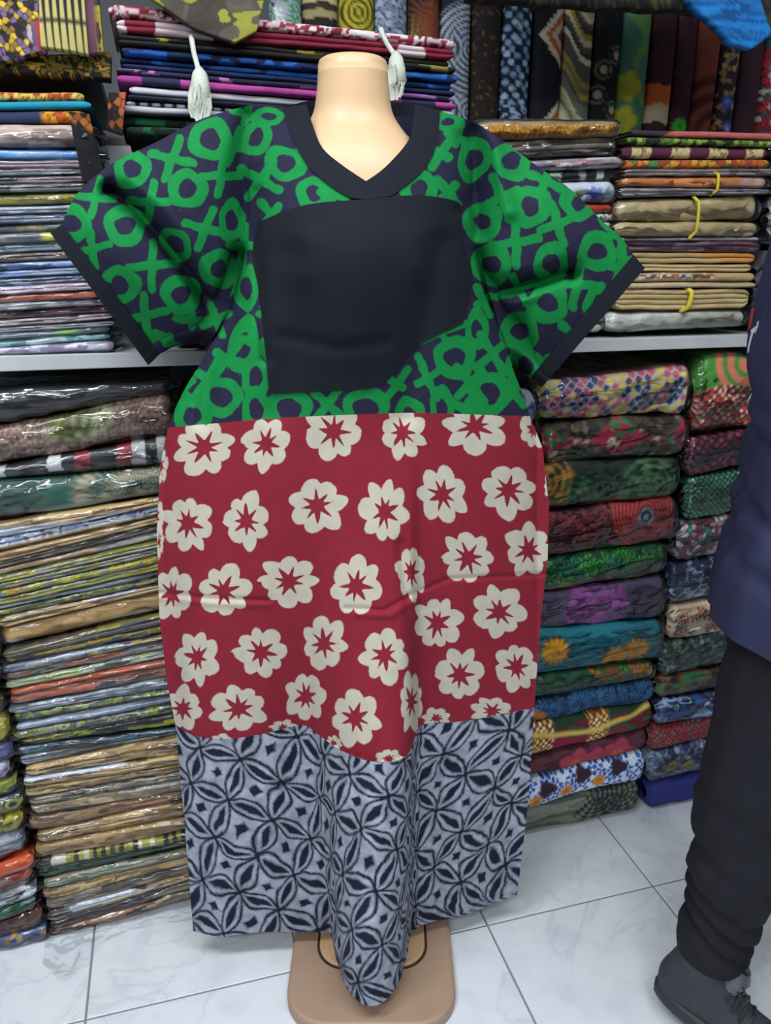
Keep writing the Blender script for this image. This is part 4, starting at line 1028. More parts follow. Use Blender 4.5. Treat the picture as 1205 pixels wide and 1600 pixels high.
def rounded_plate(name, w, d, z0, z1, r, mat, parent, cx=0, cy=0, bev=0.006, n=10):
    pts = []
    for (sx, sy, a0) in ((1, 1, 0), (-1, 1, 90), (-1, -1, 180), (1, -1, 270)):
        for k in range(n + 1):
            a = R(a0 + 90 * k / n)
            pts.append((sx * (w / 2 - r), sy * (d / 2 - r), math.cos(a), math.sin(a)))
    rows = []
    for (z, inset) in ((z0, 0), (z1 - bev, 0), (z1 - bev * 0.3, bev * 0.3), (z1, bev)):
        rows.append([(cx + x + (r - inset) * c, cy + y + (r - inset) * s_, z) for (x, y, c, s_) in pts])
    m = len(pts); co = [p for row in rows for p in row]
    return mesh_np(name, co, grid_quads(4, m, True)[:, ::-1], mat, parent, False, [list(range(m))[::-1], [3 * m + k for k in range(m)]])
rounded_plate('base', 0.335, 0.36, 0.001, 0.028, 0.085, M_BASE, man, 0.022, -0.055, 0.008).rotation_euler = (0, 0, R(-9))
rounded_plate('groove_ring', 0.232, 0.178, 0.0275, 0.0292, 0.06, M_GROOVE, man, 0.022, -0.025, 0.0005).rotation_euler = (0, 0, R(-9))
rounded_plate('foot_insert', 0.222, 0.168, 0.0275, 0.0335, 0.056, mat_plain('insert_plastic', '#c4a07c', 0.5, var=0.05), man, 0.022, -0.025, 0.004).rotation_euler = (0, 0, R(-9))

# ================================================================== DRESS
def res(p, n):
    p = np.array(p, float)
    d = np.r_[0, np.cumsum(np.hypot(*np.diff(p, axis=0).T))]; q = np.linspace(0, d[-1], n)
    return np.stack([np.interp(q, d, p[:, 0]), np.interp(q, d, p[:, 1])], -1)

def smooth_poly(p, k=5):                      # round off measured corners
    p = np.array(p, float); out = []
    n = len(p)
    for i in range(n - 1):
        p0, p1, p2, p3 = p[max(i - 1, 0)], p[i], p[i + 1], p[min(i + 2, n - 1)]
        for t in np.linspace(0, 1, k, endpoint=False):
            out.append(0.5 * ((2 * p1) + (-p0 + p2) * t + (2 * p0 - 5 * p1 + 4 * p2 - p3) * t * t + (-p0 + 3 * p1 - 3 * p2 + p3) * t ** 3))
    out.append(p[-1]); return np.array(out)

def coons(top, right, bot, left, nu, nv):
    """pattern-piece layout; top and bottom run left to right, left and right run top to bottom"""
    T, B, L, Rr = res(top, nu), res(bot, nu), res(left, nv), res(right, nv)
    u = np.linspace(0, 1, nu)[:, None, None]; v = np.linspace(0, 1, nv)[None, :, None]
    P = (1 - v) * T[:, None] + v * B[:, None] + (1 - u) * L[None] + u * Rr[None]
    P -= (1 - u) * (1 - v) * T[0] + u * (1 - v) * T[-1] + (1 - u) * v * B[0] + u * v * B[-1]
    return P[..., 0], P[..., 1]

def seg_d(x, y, pts):                          # distance to a polyline
    d = np.full(x.shape, 1e9)
    for (ax, ay), (bx, by) in zip(pts[:-1], pts[1:]):
        vx, vy = bx - ax, by - ay; L2 = vx * vx + vy * vy + 1e-9
        t = np.clip(((x - ax) * vx + (y - ay) * vy) / L2, 0, 1)
        d = np.minimum(d, np.hypot(x - ax - t * vx, y - ay - t * vy))
    return d
def crease(x, y, pts, w, amp):
    return amp * np.exp(-(seg_d(x, y, pts) / w) ** 2)

# layout curves of the garment
BL = smooth_poly([(436, 168), (420, 225), (402, 290), (393, 345), (390, 400), (378, 455), (352, 510), (318, 560), (285, 615), (262, 668)])
BR = smooth_poly([(690, 174), (714, 215), (728, 270), (729, 330), (738, 390), (754, 450), (778, 515), (800, 572), (816, 615), (828, 650)])
WAIST = smooth_poly([(262, 668), (330, 662), (420, 654), (500, 650), (600, 646), (660, 645), (750, 648), (828, 650)])
SEAM = smooth_poly([(274, 1132), (300, 1148), (350, 1155), (409, 1147), (449, 1137), (478, 1134), (499, 1149), (529, 1170), (564, 1185), (599, 1191), (626, 1186), (642, 1172), (650, 1148), (664, 1131), (723, 1127), (788, 1115), (835, 1106)])
HEM = smooth_poly([(302, 1455), (350, 1464), (399, 1457), (449, 1456), (500, 1457), (517, 1460), (524, 1492), (536, 1530), (554, 1559), (576, 1572), (600, 1565), (622, 1538), (636, 1495), (643, 1458), (673, 1441), (723, 1431), (778, 1409), (808, 1400)])
SL1 = [(262, 668), (250, 730), (245, 830), (249, 960), (260, 1060), (274, 1132)]
SR1 = [(828, 650), (848, 700), (858, 790), (856, 870), (846, 960), (839, 1050), (835, 1106)]
SL2 = [(274, 1132), (288, 1280), (302, 1455)]
SR2 = [(835, 1106), (826, 1250), (808, 1400)]
NECK_OUT_L = smooth_poly([(442, 167), (456, 215), (481, 259), (516, 290), (548, 309)])
NECK_OUT_R = smooth_poly([(612, 306), (658, 270), (682, 228), (688, 172)])
NECK_IN = smooth_poly([(479, 163), (489, 196), (504, 231), (535, 258), (572, 283)])
NECK_IN_R = smooth_poly([(572, 283), (601, 262), (636, 223), (645, 194), (649, 163)])

def ybase(px): return 1.252 + 0.100 * (px - 262) / 568.0
_bx = np.arange(100, 1600, 4.0)
_by = np.interp(_bx, [160, 200, 260, 320, 390, 450, 520, 600, 660, 800, 950, 1060, 1500], [0.022, 0.048, 0.090, 0.120, 0.141, 0.137, 0.118, 0.100, 0.090, 0.078, 0.070, 0.07, 0.07])
_k = np.exp(-(np.arange(-20, 21) / 8.0) ** 2); _k /= _k.sum()
_by = np.convolve(np.pad(_by, 20, mode='edge'), _k, 'valid')
def bulge(py):
    return np.interp(py, _bx, _by)
def half(py):
    return np.interp(py, [160, 250, 330, 400, 470, 540, 600, 660, 800, 1100, 1500], [150, 175, 175, 180, 200, 235, 262, 285, 306, 285, 255])
def mid(py):
    return np.interp(py, [160, 300, 450, 660, 800, 1100, 1500], [566, 562, 562, 546, 552, 555, 556])
def yfront(px, py):
    q = np.clip(np.abs(px - mid(py)) / half(py), 0, 1)
    shp = (1 - q ** 2.4) ** 0.75
    y = ybase(px) - bulge(py) * shp
    # bust rounding and soft folds of the bodice
    y += crease(px, py, [(455, 400), (462, 520), (430, 640)], 26, 0.010)
    y += crease(px, py, [(690, 380), (668, 470), (640, 600), (632, 650)], 20, 0.012)
    y -= crease(px, py, [(560, 400), (560, 520)], 60, 0.012)
    y -= crease(px, py, [(480, 380), (470, 420)], 34, 0.010) + crease(px, py, [(660, 370), (665, 410)], 34, 0.010)
    y += crease(px, py, [(440, 525), (530, 545), (600, 535)], 12, 0.005)
    y += crease(px, py, [(724, 215), (737, 300), (722, 330)], 10, 0.012)
    y += crease(px, py, [(402, 300), (396, 350), (404, 450), (415, 560)], 9, 0.012)
    y += crease(px, py, [(375, 470), (330, 580), (315, 655)], 14, 0.014)
    return y

_hx = np.linspace(262, 860, 300)
def curve_y(c): 
    o = np.argsort(c[:, 0]); return lambda x: np.interp(x, c[o, 0], c[o, 1])
hem_y, seam_y, waist_y = curve_y(HEM), curve_y(SEAM), curve_y(WAIST)
def y_seam(px): return at_z(px, seam_y(px), 0.553)
def y_hem(px): return at_z(px, hem_y(px), 0.070)
def skirt_y(px, py):
    """depth of the skirt: from the bust line over the waist to the measured seam and hem"""
    wy, sy, hy = waist_y(px), seam_y(px), hem_y(px)
    f1 = np.clip((py - wy) / np.maximum(sy - wy, 1), 0, 1)
    ya = yfront(px, np.minimum(py, 700)); yb = y_seam(px)
    y = ya * (1 - f1 ** 1.7) + yb * f1 ** 1.7
    f2 = np.clip((py - sy) / np.maximum(hy - sy, 1), 0, 1)
    fh = np.clip((py - 1140) / 325.0, 0, 1)                     # the box fold narrows towards the hem
    KS, KH = np.array([262.0, 489, 652, 860]), np.array([262.0, 523, 641, 860])
    ps = np.zeros_like(px); ph = np.zeros_like(px)
    for i in range(3):
        a0, a1 = KS[i] + (KH[i] - KS[i]) * fh, KS[i + 1] + (KH[i + 1] - KS[i + 1]) * fh
        w = (px - a0) / (a1 - a0); m = (w >= 0) & (w <= 1)
        ps = np.where(m, KS[i] + (KS[i + 1] - KS[i]) * w, ps); ph = np.where(m, KH[i] + (KH[i + 1] - KH[i]) * w, ph)
    g = fh
    y = np.where(py > sy, y_seam(ps) * (1 - g) + y_hem(ph) * g, y)
    fade = np.clip((py - 1150) / 60, 0, 1)
    y += fade * (crease(px, py, [(490, 1140), (512, 1300), (520, 1460)], 7, 0.016) + crease(px, py, [(655, 1140), (648, 1300), (645, 1450)], 6, 0.018))
    y += fade * (crease(px, py, [(690, 1150), (700, 1300), (690, 1430)], 16, 0.008) - crease(px, py, [(420, 1160), (430, 1440)], 22, 0.008))
    y += crease(px, py, [(625, 850), (640, 960), (655, 1120)], 8, 0.008) * np.clip((1150 - py) / 30, 0, 1)
    y += crease(px, py, [(250, 926), (330, 935), (420, 938)], 4, 0.004) - crease(px, py, [(250, 934), (330, 943), (420, 946)], 5, 0.003)
    y += crease(px, py, [(540, 950), (600, 954), (640, 930), (700, 905), (850, 897)], 4, 0.004) - crease(px, py, [(560, 960), (610, 962), (650, 938)], 6, 0.005)
    y += 0.004 * np.sin(px / 38.0 + 0.8) * np.clip((py - 700) / 500, 0, 1)
    return y

def arcs(P): return P
# --- prints
def O_d(x, y, cx, cy, r, th, ax=1.0, ay=1.0, rot=0.0, gap=None):
    dx, dy = x - cx, y - cy
    c, s_ = math.cos(rot), math.sin(rot)
    a, b = (dx * c + dy * s_) / ax, (-dx * s_ + dy * c) / ay
    an = np.arctan2(b, a)
    rr = np.hypot(a, b) * (1 + 0.05 * np.sin(3 * an + cx) + 0.03 * np.sin(5 * an + cy))
    d = np.abs(rr - r) - th * 0.93 * (1 + 0.12 * np.sin(2 * an + cy * 0.3))
    if gap is not None:
        g = np.cos(an - gap); d = np.maximum(d, (g - 0.72) * 30)
    return d
def X_d(x, y, cx, cy, L, w, rot, sk=1.0):
    d = np.full(x.shape, 1e9)
    for k, a in enumerate((rot, rot + 1.45)):
        l = L * (1.0 if k == 0 else sk)
        ex, ey = math.cos(a) * l, math.sin(a) * l
        d = np.minimum(d, seg_d(x, y, [(cx - ex, cy - ey), (cx + ex, cy + ey)]) - w * 0.88 * (1 + 0.12 * np.sin((x + y) * 0.2)))
    return d
OS = [(206, 264, 22, 8.5), (329, 218, 25, 9.5), (293, 295, 23, 9), (195, 352, 24, 9.5), (187, 446, 23, 9, 1, 1, 0, 2.6), (283, 460, 23, 9), (341, 420, 22, 9), (275, 382, 21, 7, 0.75, 1.1, -0.7),
      (362, 345, 22, 8, 0.7, 1.15), (446, 255, 24, 9, 1.05, 0.85, 0.3), (111, 350, 23, 9), (400, 215, 21, 8, 0.8, 1.1, 0.5), (250, 545, 20, 8), (420, 182, 18, 7, 1.0, 0.6), (490, 302, 20, 8),
      (799, 251, 23, 9), (829, 322, 24, 10), (754, 347, 22, 10), (933, 393, 23, 9), (768, 413, 24, 10), (862, 412, 24, 9, 0.85, 1.1), (857, 473, 24, 9.5), (812, 518, 23, 9.5), (711, 559, 25, 9.5),
      (766, 614, 26, 10), (821, 572, 22, 9), (905, 316, 21, 9), (940, 474, 22, 8.5, 1, 1, 0, -0.6), (741, 249, 24, 9, 0.8, 1.1, 0.3), (985, 392, 16, 8), (745, 515, 20, 8, 0.7, 1.2), (655, 295, 22, 9), (700, 190, 15, 7, 1.3, 0.7),
      (452, 640, 27, 9), (572, 640, 28, 9.5), (385, 450, 21, 8, 0.7, 1.3), (380, 540, 24, 9, 0.75, 1.4, 0.2), (400, 640, 22, 8, 0.8, 1.2), (345, 620, 26, 9, 1, 0.9), (640, 655, 22, 8, 0.8, 1.3), (300, 650, 22, 8), (905, 560, 20, 8), (400, 590, 21, 8, 0.8, 1.2), (690, 640, 20, 8, .7, 1.4)]
XS = [(269, 247, 34, 7.5, 1.92), (235, 315, 30, 7.5, 1.75), (321, 357, 32, 7.5, 1.95), (149, 309, 30, 7, 1.8), (144, 389, 28, 7, 1.45), (238, 415, 36, 7.5, 1.6), (228, 494, 34, 7.5, 1.45), (380, 384, 30, 7.5, 1.7, 0.7),
      (407, 281, 34, 8, 2.2), (345, 275, 30, 7, 1.7), (300, 500, 24, 7, 0.05, 0.4), (262, 532, 22, 7, 0.5, 0.3), (425, 335, 26, 8, 0.8, 0.6), (476, 225, 24, 8, 1.0, 0.4), (520, 305, 20, 7, 0.2, 0.5),
      (852, 283, 28, 7.5, 0.4, 0.9), (872, 349, 32, 7.5, 1.3, 0.9), (902, 445, 36, 8, 1.75), (968, 418, 26, 7, 1.8, 0.6), (900, 528, 32, 8, 0.75), (783, 309, 34, 8, 1.2, 0.8), (806, 378, 36, 8, 1.55), (958, 362, 26, 7, 0.8, 0.5),
      (770, 552, 34, 7.5, 1.0), (735, 600, 34, 7.5, 0.9, 0.8), (668, 590, 36, 7, 1.15, 0.5), (812, 452, 38, 7, -0.35, 0.6), (690, 240, 26, 8, 2.2, 0.5), (700, 300, 24, 8, 0.9, 0.7), (715, 215, 18, 7, 0.4, 0.6),
      (512, 632, 30, 8, 0.75, 1.0), (620, 600, 30, 7, -0.9, 0.4), (355, 560, 38, 8, 2.2, 0.5), (325, 590, 40, 8, 2.1, 0.4), (415, 490, 22, 7, 1.5, 0.4), (285, 610, 26, 8, 0.9, 0.8), (430, 590, 22, 7, 1.2, 0.5), (690, 520, 40, 6, 2.75, 0.3),
      (755, 470, 24, 7, 1.1, 0.5), (800, 610, 28, 8, 0.9, 0.8), (730, 640, 26, 8, 0.4, 0.5), (870, 575, 22, 7, 0.9), (365, 230, 28, 7, 1.9, 0.6), (338, 500, 26, 7, 1.2, 0.8), (404, 545, 24, 7, 0.7, 0.6), (415, 430, 20, 7, 1.2, 0.5), (385, 180, 24, 7, 0.4, 0.5)]
def xo(px, py):
    wx = px + 3.0 * (fbm(px / 28, py / 28, 3, 2) - 0.5); wy = py + 3.0 * (fbm(px / 28, py / 28, 8, 2) - 0.5)
    d = np.full(px.shape, 1e9)
    for o in OS: d = np.minimum(d, O_d(wx, wy, *o))
    for o in XS: d = np.minimum(d, X_d(wx, wy, *o))
    d = np.minimum(d, 4 + 0 * d)
    sp = voro(px / 14, py / 14, 6, 1.0)[0]
    return np.minimum(d, np.where(sp < 0.06, -0.6, 4))
FL = [(165, 128, 92, 88), (345, 118, 75, 84), (540, 82, 92, 88), (740, 85, 70, 82), (950, 68, 92, 80), (1120, 75, 45, 60), (118, 348, 78, 84), (287, 342, 70, 88), (492, 297, 88, 90), (688, 315, 74, 94), (855, 265, 80, 86),
      (1047, 252, 84, 84), (1172, 240, 24, 40), (72, 552, 64, 80), (222, 545, 78, 80), (410, 517, 86, 84), (605, 530, 84, 92), (765, 490, 46, 84), (930, 448, 78, 84), (1105, 425, 70, 84), (145, 737, 66, 80), (330, 722, 82, 76),
      (512, 697, 68, 84), (688, 730, 74, 84), (840, 637, 76, 80), (1020, 605, 80, 80), (103, 885, 60, 70), (265, 885, 88, 74), (460, 850, 66, 76), (603, 912, 76, 90), (765, 865, 36, 92), (905, 787, 76, 80), (1070, 765, 68, 76),
      (1000, 892, 62, 46), (838, 912, 44, 32), (700, 1030, 44, 30), (540, 985, 26, 22), (395, 940, 40, 24), (40, 180, 22, 60), (25, 330, 24, 60), (215, 980, 40, 22), (35, 400, 14, 50)]
def flowers(px, py):
    d = np.full(px.shape, 6.0)
    for i, (cx, cy, rx, ry) in enumerate(FL):
        X0, Y0 = 230 + cx / 1.854, 630 + cy / 1.854
        a, b = (px - X0) / (rx / 1.854), (py - Y0) / (ry / 1.854)
        r = np.hypot(a, b)
        if not (r < 1.4).any(): continue
        th = np.arctan2(b, a); ph = i * 1.7
        kk = 7 if i % 3 else 8
        tw = th + 0.10 * np.sin(2 * th + ph) + 0.06 * np.sin(5 * th + 2 * ph)
        fr = (kk * tw / 6.2832 + ph) % 1.0; tri = 1 - 2 * np.abs(fr - 0.5)            # petals, slightly pointed
        idx = np.floor(kk * tw / 6.2832 + ph)
        Ro = 0.70 + 0.27 * np.sin(np.pi / 2 * tri) ** 0.9 + 0.13 * (hsh(idx, idx * 0, i) - 0.5) * tri * 2
        f2 = (8 * tw / 6.2832 + ph * 1.3) % 1.0; t2 = 1 - 2 * np.abs(f2 - 0.5)
        id2 = np.floor(8 * tw / 6.2832 + ph * 1.3)
        Ri = 0.23 + (0.26 + 0.18 * hsh(id2, id2 * 0 + 2, i)) * t2 ** 2.2
        sc = min(rx, ry) / 1.854
        d = np.minimum(d, np.maximum(r - Ro, Ri - r) * sc)
    return d
def petals(px, py):
    M = np.linalg.inv(np.array([[70.0, -27.0], [28.0, 60.0]]))
    n1, n2 = fbm(px / 55, py / 55, 3, 3) - 0.5, fbm(px / 55, py / 55, 13, 3) - 0.5
    wx = px - 334.7 + 26 * n1; wy = py - 1162 + 26 * n2
    p = M[0, 0] * wx + M[0, 1] * wy; q = M[1, 0] * wx + M[1, 1] * wy
    wob = 1 + 0.5 * (fbm(px / 12, py / 12, 23, 2) - 0.5)
    d = np.full(px.shape, 1e9)
    for k, (a, b) in enumerate(((p, q), (q, p))):
        x = a - np.floor(a); y = b - np.round(b)
        sn = np.sin(np.pi * x)
        wdt = 0.20 + 0.05 * hsh(np.floor(a), np.round(b), 5 + k)
        w = wdt * sn ** 0.9
        d = np.minimum(d, np.abs(np.abs(y) - w) - 0.036 * wob)              # petal outline
        d = np.minimum(d, np.abs(y) - 0.095 * wob * (sn - 0.36) / 0.64)     # dark core
    fp, fq = p - np.floor(p) - 0.5, q - np.floor(q) - 0.5
    dd = np.abs(fp) ** 0.8 + np.abs(fq) ** 0.8
    d = np.minimum(d, (dd - 0.24 * wob) * 0.5)                              # centre diamond
    rn = np.hypot(p - np.round(p), q - np.round(q))
    d = np.minimum(d, rn - 0.07)                                            # knot where petals meet
    return d * 64

M_GREEN = mat_two('green_xo_print', '#067f3b', '#201e38', 0.8, 0.10, 0.12, 0.9)
M_RED = mat_two('red_flower_print', '#c0b9a9', '#862031', 0.85, 0.07, 0.12, 0.9)
M_BLUE = mat_two('indigo_petal_print', '#141a31', '#979eac', 0.85, 0.30, 0.15, 1.6)
M_BLACK = mat_plain('black_cotton', '#171a23', 0.85, bump=0.15, bscale=260, var=0.06, spec=0.2)

DX, DY = -0.05, 1.30
dress = empty('dress', (DX, DY, 0.07))
tag(dress, 'long kaftan dress with green sleeves, black chest panel, red floral skirt and blue hem', 'dress')
D0 = np.array([DX, DY, 0.07])
def piece(name, PX, PY, Yd, mat, parent=dress, print_fn=None, flip=False):
    P = at(PX.ravel(), PY.ravel(), Yd.ravel()) - D0
    q = grid_quads(*PX.shape)
    if flip: q = q[:, ::-1]
    a = print_fn(PX.ravel(), PY.ravel()) if print_fn else None
    return mesh_np(name, P, q, mat, parent, True, (), None, a)
def back_y(PX, PY, depth):
    return ybase(PX) + depth * (1 - np.clip(np.abs(PX - mid(PY)) / (half(PY)), 0, 1) ** 2) + 0.004

# bodice front
top = np.concatenate([[(436, 168)], NECK_OUT_L, [(580, 310)], NECK_OUT_R, [(690, 174)]])
PX, PY = coons(top, BR, WAIST, BL, 210, 190)
bod = piece('bodice', PX, PY, yfront(PX, PY), M_GREEN, dress, xo); bod['label'] = 'navy bodice printed with green noughts and crosses'
PX, PY = coons([(436, 168), (480, 158), (560, 156), (648, 160), (690, 174)], BR, WAIST, BL, 60, 60)
piece('bodice_back', PX, PY, back_y(PX, PY, 0.125) + 0.02 * np.clip((660 - PY) / 480, 0, 1) * (1 - np.clip(np.abs(PX - mid(PY)) / half(PY), 0, 1) ** 2), M_GREEN, dress, xo, True)
# neckband
for (o_, i_) in ((NECK_OUT_L, NECK_IN), (NECK_OUT_R[::-1], NECK_IN_R[::-1])):
    oo = list(o_) + ([(574, 312)] if o_ is NECK_OUT_L else [(574, 312)])
    PXa, PYa = res(oo, 60), res(i_, 60)
    f = np.linspace(0, 1, 16)[None, :, None]
    P = PXa[:, None] * (1 - f) + PYa[:, None] * f
    fl = (o_ is NECK_OUT_L)
    nb = piece('neckband', P[..., 0], P[..., 1], yfront(P[..., 0], P[..., 1]) - 0.004, M_BLACK, dress, None, not fl)
    nb['label'] = 'black V neckband'
# back of the collar, standing round the neck
f = np.linspace(0, 1, 12)[None, :]
xs = np.linspace(442, 688, 40)[:, None]
q = (xs - 565) / 123
piece('collar_back', xs + 0 * f, 167 - 8 * (1 - q ** 2) + 26 * f * (1 - q ** 2), ybase(xs) + 0.072 * np.sqrt(np.clip(1 - q ** 2, 0, 1)) - 0.006 + 0 * f, M_BLACK, dress)
# chest panel
PT = smooth_poly([(404, 347), (450, 328), (496, 317), (574, 311), (651, 305), (709, 313), (722, 324)])
PR = smooth_poly([(722, 324), (725, 382), (738, 425), (732, 470), (724, 505)])
PB = np.concatenate([smooth_poly([(421, 616), (496, 612), (560, 609), (581, 607), (600, 598), (612, 588), (636, 556), (659, 537)]), [(690, 520), (724, 505)]])
PL = smooth_poly([(404, 347), (396, 380), (395, 410), (403, 447), (412, 525), (421, 616)])
PX, PY = coons(PT, PR, PB, PL, 90, 90)
cp = piece('chest_panel', PX, PY, yfront(PX, PY) - 0.0035, M_BLACK); cp['label'] = 'plain black square panel on the chest'
# red skirt
PX, PY = coons(WAIST, SR1, SEAM, SL1, 300, 250)
sk = piece('skirt', PX, PY, skirt_y(PX, PY), M_RED, dress, flowers); sk['label'] = 'red panel with cream flower rings'
PXb, PYb = coons(WAIST, SR1, [(274, 1132), (450, 1132), (650, 1118), (835, 1106)], SL1, 60, 60)
edge = skirt_y(PXb, PYb)
def skirt_back(PX, PY, x0, x1):
    f = np.clip((PX - x0) / (x1 - x0), 0, 1)
    return f
def back_sheet(name, top, right, bot, left, mat, fn, z_edge, depth):
    PX, PY = coons(top, right, bot, left, 70, 60)
    yl = skirt_y(PX[:1], PY[:1]); yr = skirt_y(PX[-1:], PY[-1:])
    f = np.linspace(0, 1, 70)[:, None]
    Y = yl * (1 - f) + yr * f + depth * np.sin(f * math.pi) ** 0.8
    return piece(name, PX, PY, Y, mat, dress, fn, True)
back_sheet('skirt_back', WAIST, SR1, [(274, 1132), (450, 1126), (650, 1108), (835, 1106)], SL1, M_RED, flowers, 0, 0.11)
# blue hem panel
PX, PY = coons(SEAM, SR2, HEM, SL2, 330, 220)
_hy = skirt_y(PX, PY)
_P3 = at(PX, PY, _hy)
_arc = np.concatenate([np.zeros((1, PX.shape[1])), np.cumsum(np.linalg.norm(np.diff(_P3, axis=0), axis=-1), 0)], 0)   # cloth length along the row
_cx = PX[:1] + _arc * 880.0
hp = piece('hem_panel', PX, PY, _hy, M_BLUE, dress, lambda x, y: petals(_cx.ravel(), y)); hp['label'] = 'grey-blue batik panel with indigo petals'
back_sheet('hem_panel_back', [(274, 1132), (450, 1126), (650, 1108), (835, 1106)], SR2, [(302, 1455), (450, 1410), (650, 1385), (808, 1400)], SL2, M_BLUE, petals, 0, 0.09)

# sleeves
def sleeve(side):
    if side < 0:
        top = smooth_poly([(97, 350), (121, 302), (173, 257), (242, 223), (310, 188), (360, 172), (400, 164), (436, 168)])
        inner = BL[BL[:, 1] <= 556]
        bot = smooth_poly([(250, 553), (275, 541), (300, 540), tuple(inner[-1])])
        cuff = [(97, 350), (250, 553)]
        PX, PY = coons(top, inner, bot, cuff, 190, 150)
        f = np.linspace(0, 1, 190)[:, None]; a = 1 - f
        fold = crease(PX, PY, [(172, 296), (215, 330), (262, 385), (300, 432), (338, 490)], 13, 0.050)
        fold -= crease(PX, PY, [(200, 275), (255, 320), (300, 375), (335, 440)], 18, 0.022)
        fold -= crease(PX, PY, [(120, 340), (190, 400), (260, 480)], 40, 0.012)
        fold += crease(PX, PY, [(385, 180), (372, 260), (388, 330)], 12, 0.016)
        fold += crease(PX, PY, [(372, 400), (356, 450), (335, 510), (300, 552)], 13, 0.10)
        fold += crease(PX, PY, [(335, 520), (285, 545)], 18, 0.05)
        cof, cob = [(77, 365), (97, 350)], None
        outer, inn = res([(78, 364), (232, 571)], 80), res([(97, 350), (250, 553)], 80)
    else:
        top = smooth_poly([(690, 174), (739, 190), (779, 215), (839, 259), (892, 296), (938, 342), (971, 372), (990, 398)])
        inner = BR[BR[:, 1] <= 573]
        bot = smooth_poly([tuple(inner[-1]), (808, 574), (818, 582), (829, 590)])
        PX, PY = coons(top, [(990, 398), (829, 590)], bot, inner, 190, 150)
        f = np.linspace(0, 1, 190)[:, None]; a = f
        fold = crease(PX, PY, [(742, 440), (790, 452), (850, 440), (890, 425)], 15, 0.050)
        fold += crease(PX, PY, [(765, 480), (800, 505), (815, 540), (812, 575)], 15, 0.10)
        fold -= crease(PX, PY, [(772, 488), (830, 462), (880, 440)], 9, 0.014)
        fold -= crease(PX, PY, [(775, 210), (778, 260), (795, 330)], 14, 0.012)
        fold += crease(PX, PY, [(740, 205), (745, 290), (748, 360)], 13, 0.022)
        fold += crease(PX, PY, [(745, 400), (765, 470)], 13, 0.045)
        fold -= crease(PX, PY, [(850, 320), (900, 370)], 40, 0.014)
        outer, inn = res([(1008, 419), (846, 606)], 80), res([(990, 398), (829, 590)], 80)
    v = np.linspace(0, 1, 150)[None]
    hump = 0.045 * np.sin(np.pi * np.clip(v, 0, 1)) ** 0.8 * (0.35 + 0.65 * np.sin(np.pi * np.clip(a, 0, 1) * 0.9))
    tie = np.clip(a / 0.06, 0, 1)
    inner_y = yfront(PX, PY)
    hang = ybase(PX) - hump - 0.020 + 0.05 * v ** 1.6 + fold
    bl = np.clip(a / 0.22, 0, 1); bl = bl * bl * (3 - 2 * bl)
    Y = inner_y * (1 - bl) + hang * bl + fold * (1 - bl) * tie * 0.8
    sl = piece('sleeve', PX, PY, Y, M_GREEN, dress, xo)
    sl['label'] = 'wide navy sleeve with green noughts and crosses'
    # back of the sleeve
    backY = ybase(PX) + 0.035 * np.sin(np.pi * v) * tie + 0.006
    edge_w = np.minimum(1, np.minimum(v, 1 - v) / 0.08)
    backY = Y * (1 - edge_w) + backY * edge_w
    backY = np.where(a < 0.06, np.maximum(backY, Y + 0.001), backY)
    piece('sleeve_back', PX[::3, ::3], PY[::3, ::3], backY[::3, ::3], M_GREEN, dress, xo, True)
    # cuff continues both layers
    g = np.linspace(0, 1, 10)[None, :, None]
    P = inn[:, None] * (1 - g) + outer[:, None] * g
    col_i = 0 if side < 0 else -1
    yc = np.interp(np.linspace(0, 1, 80), np.linspace(0, 1, 150), Y[col_i])
    yb = np.interp(np.linspace(0, 1, 80), np.linspace(0, 1, 150), backY[col_i])
    gg = np.linspace(0, 1, 10)[None]
    cf = piece('cuff', P[..., 0], P[..., 1], yc[:, None] - 0.003 + 0 * gg, M_BLACK, sl, None, side < 0)
    cf['label'] = 'black cuff band'
    piece('cuff_back', P[..., 0], P[..., 1], yb[:, None] + 0.002 + 0 * gg, M_BLACK, sl, None, side > 0)
sleeve(-1); sleeve(1)

# ================================================================== PERSON
def blob(caps, voxel=0.012, smooth=10):
    """one continuous surface grown over tapered limbs (point, radius, point, radius)"""
    bm = bmesh.new()
    for (p0, r0, p1, r1) in caps:
        tmp = bmesh.new()
        for p, r in ((p0, r0), (p1, r1)):
            s_ = bmesh.ops.create_icosphere(tmp, subdivisions=2, radius=r)['verts']
            bmesh.ops.translate(tmp, vec=Vector(p), verts=s_)
        hull = bmesh.ops.convex_hull(tmp, input=tmp.verts[:])
        junk = [g for g in hull['geom_interior'] if isinstance(g, bmesh.types.BMVert)]
        bmesh.ops.delete(tmp, geom=junk, context='VERTS')
        me = bpy.data.meshes.new('t'); tmp.to_mesh(me); tmp.free(); bm.from_mesh(me); bpy.data.meshes.remove(me)
    me = bpy.data.meshes.new('blob'); bm.to_mesh(me); bm.free()
    o = bpy.data.objects.new('blob', me); COL.objects.link(o)
    m = o.modifiers.new('r', 'REMESH'); m.mode = 'VOXEL'; m.voxel_size = voxel; m.use_smooth_shade = True
    m = o.modifiers.new('s', 'SMOOTH'); m.iterations = smooth; m.factor = 0.5
    bpy.context.view_layer.update()
    dg = bpy.context.evaluated_depsgraph_get()
    out = bpy.data.meshes.new_from_object(o.evaluated_get(dg))
    bpy.data.objects.remove(o); bpy.data.meshes.remove(me)
    return out

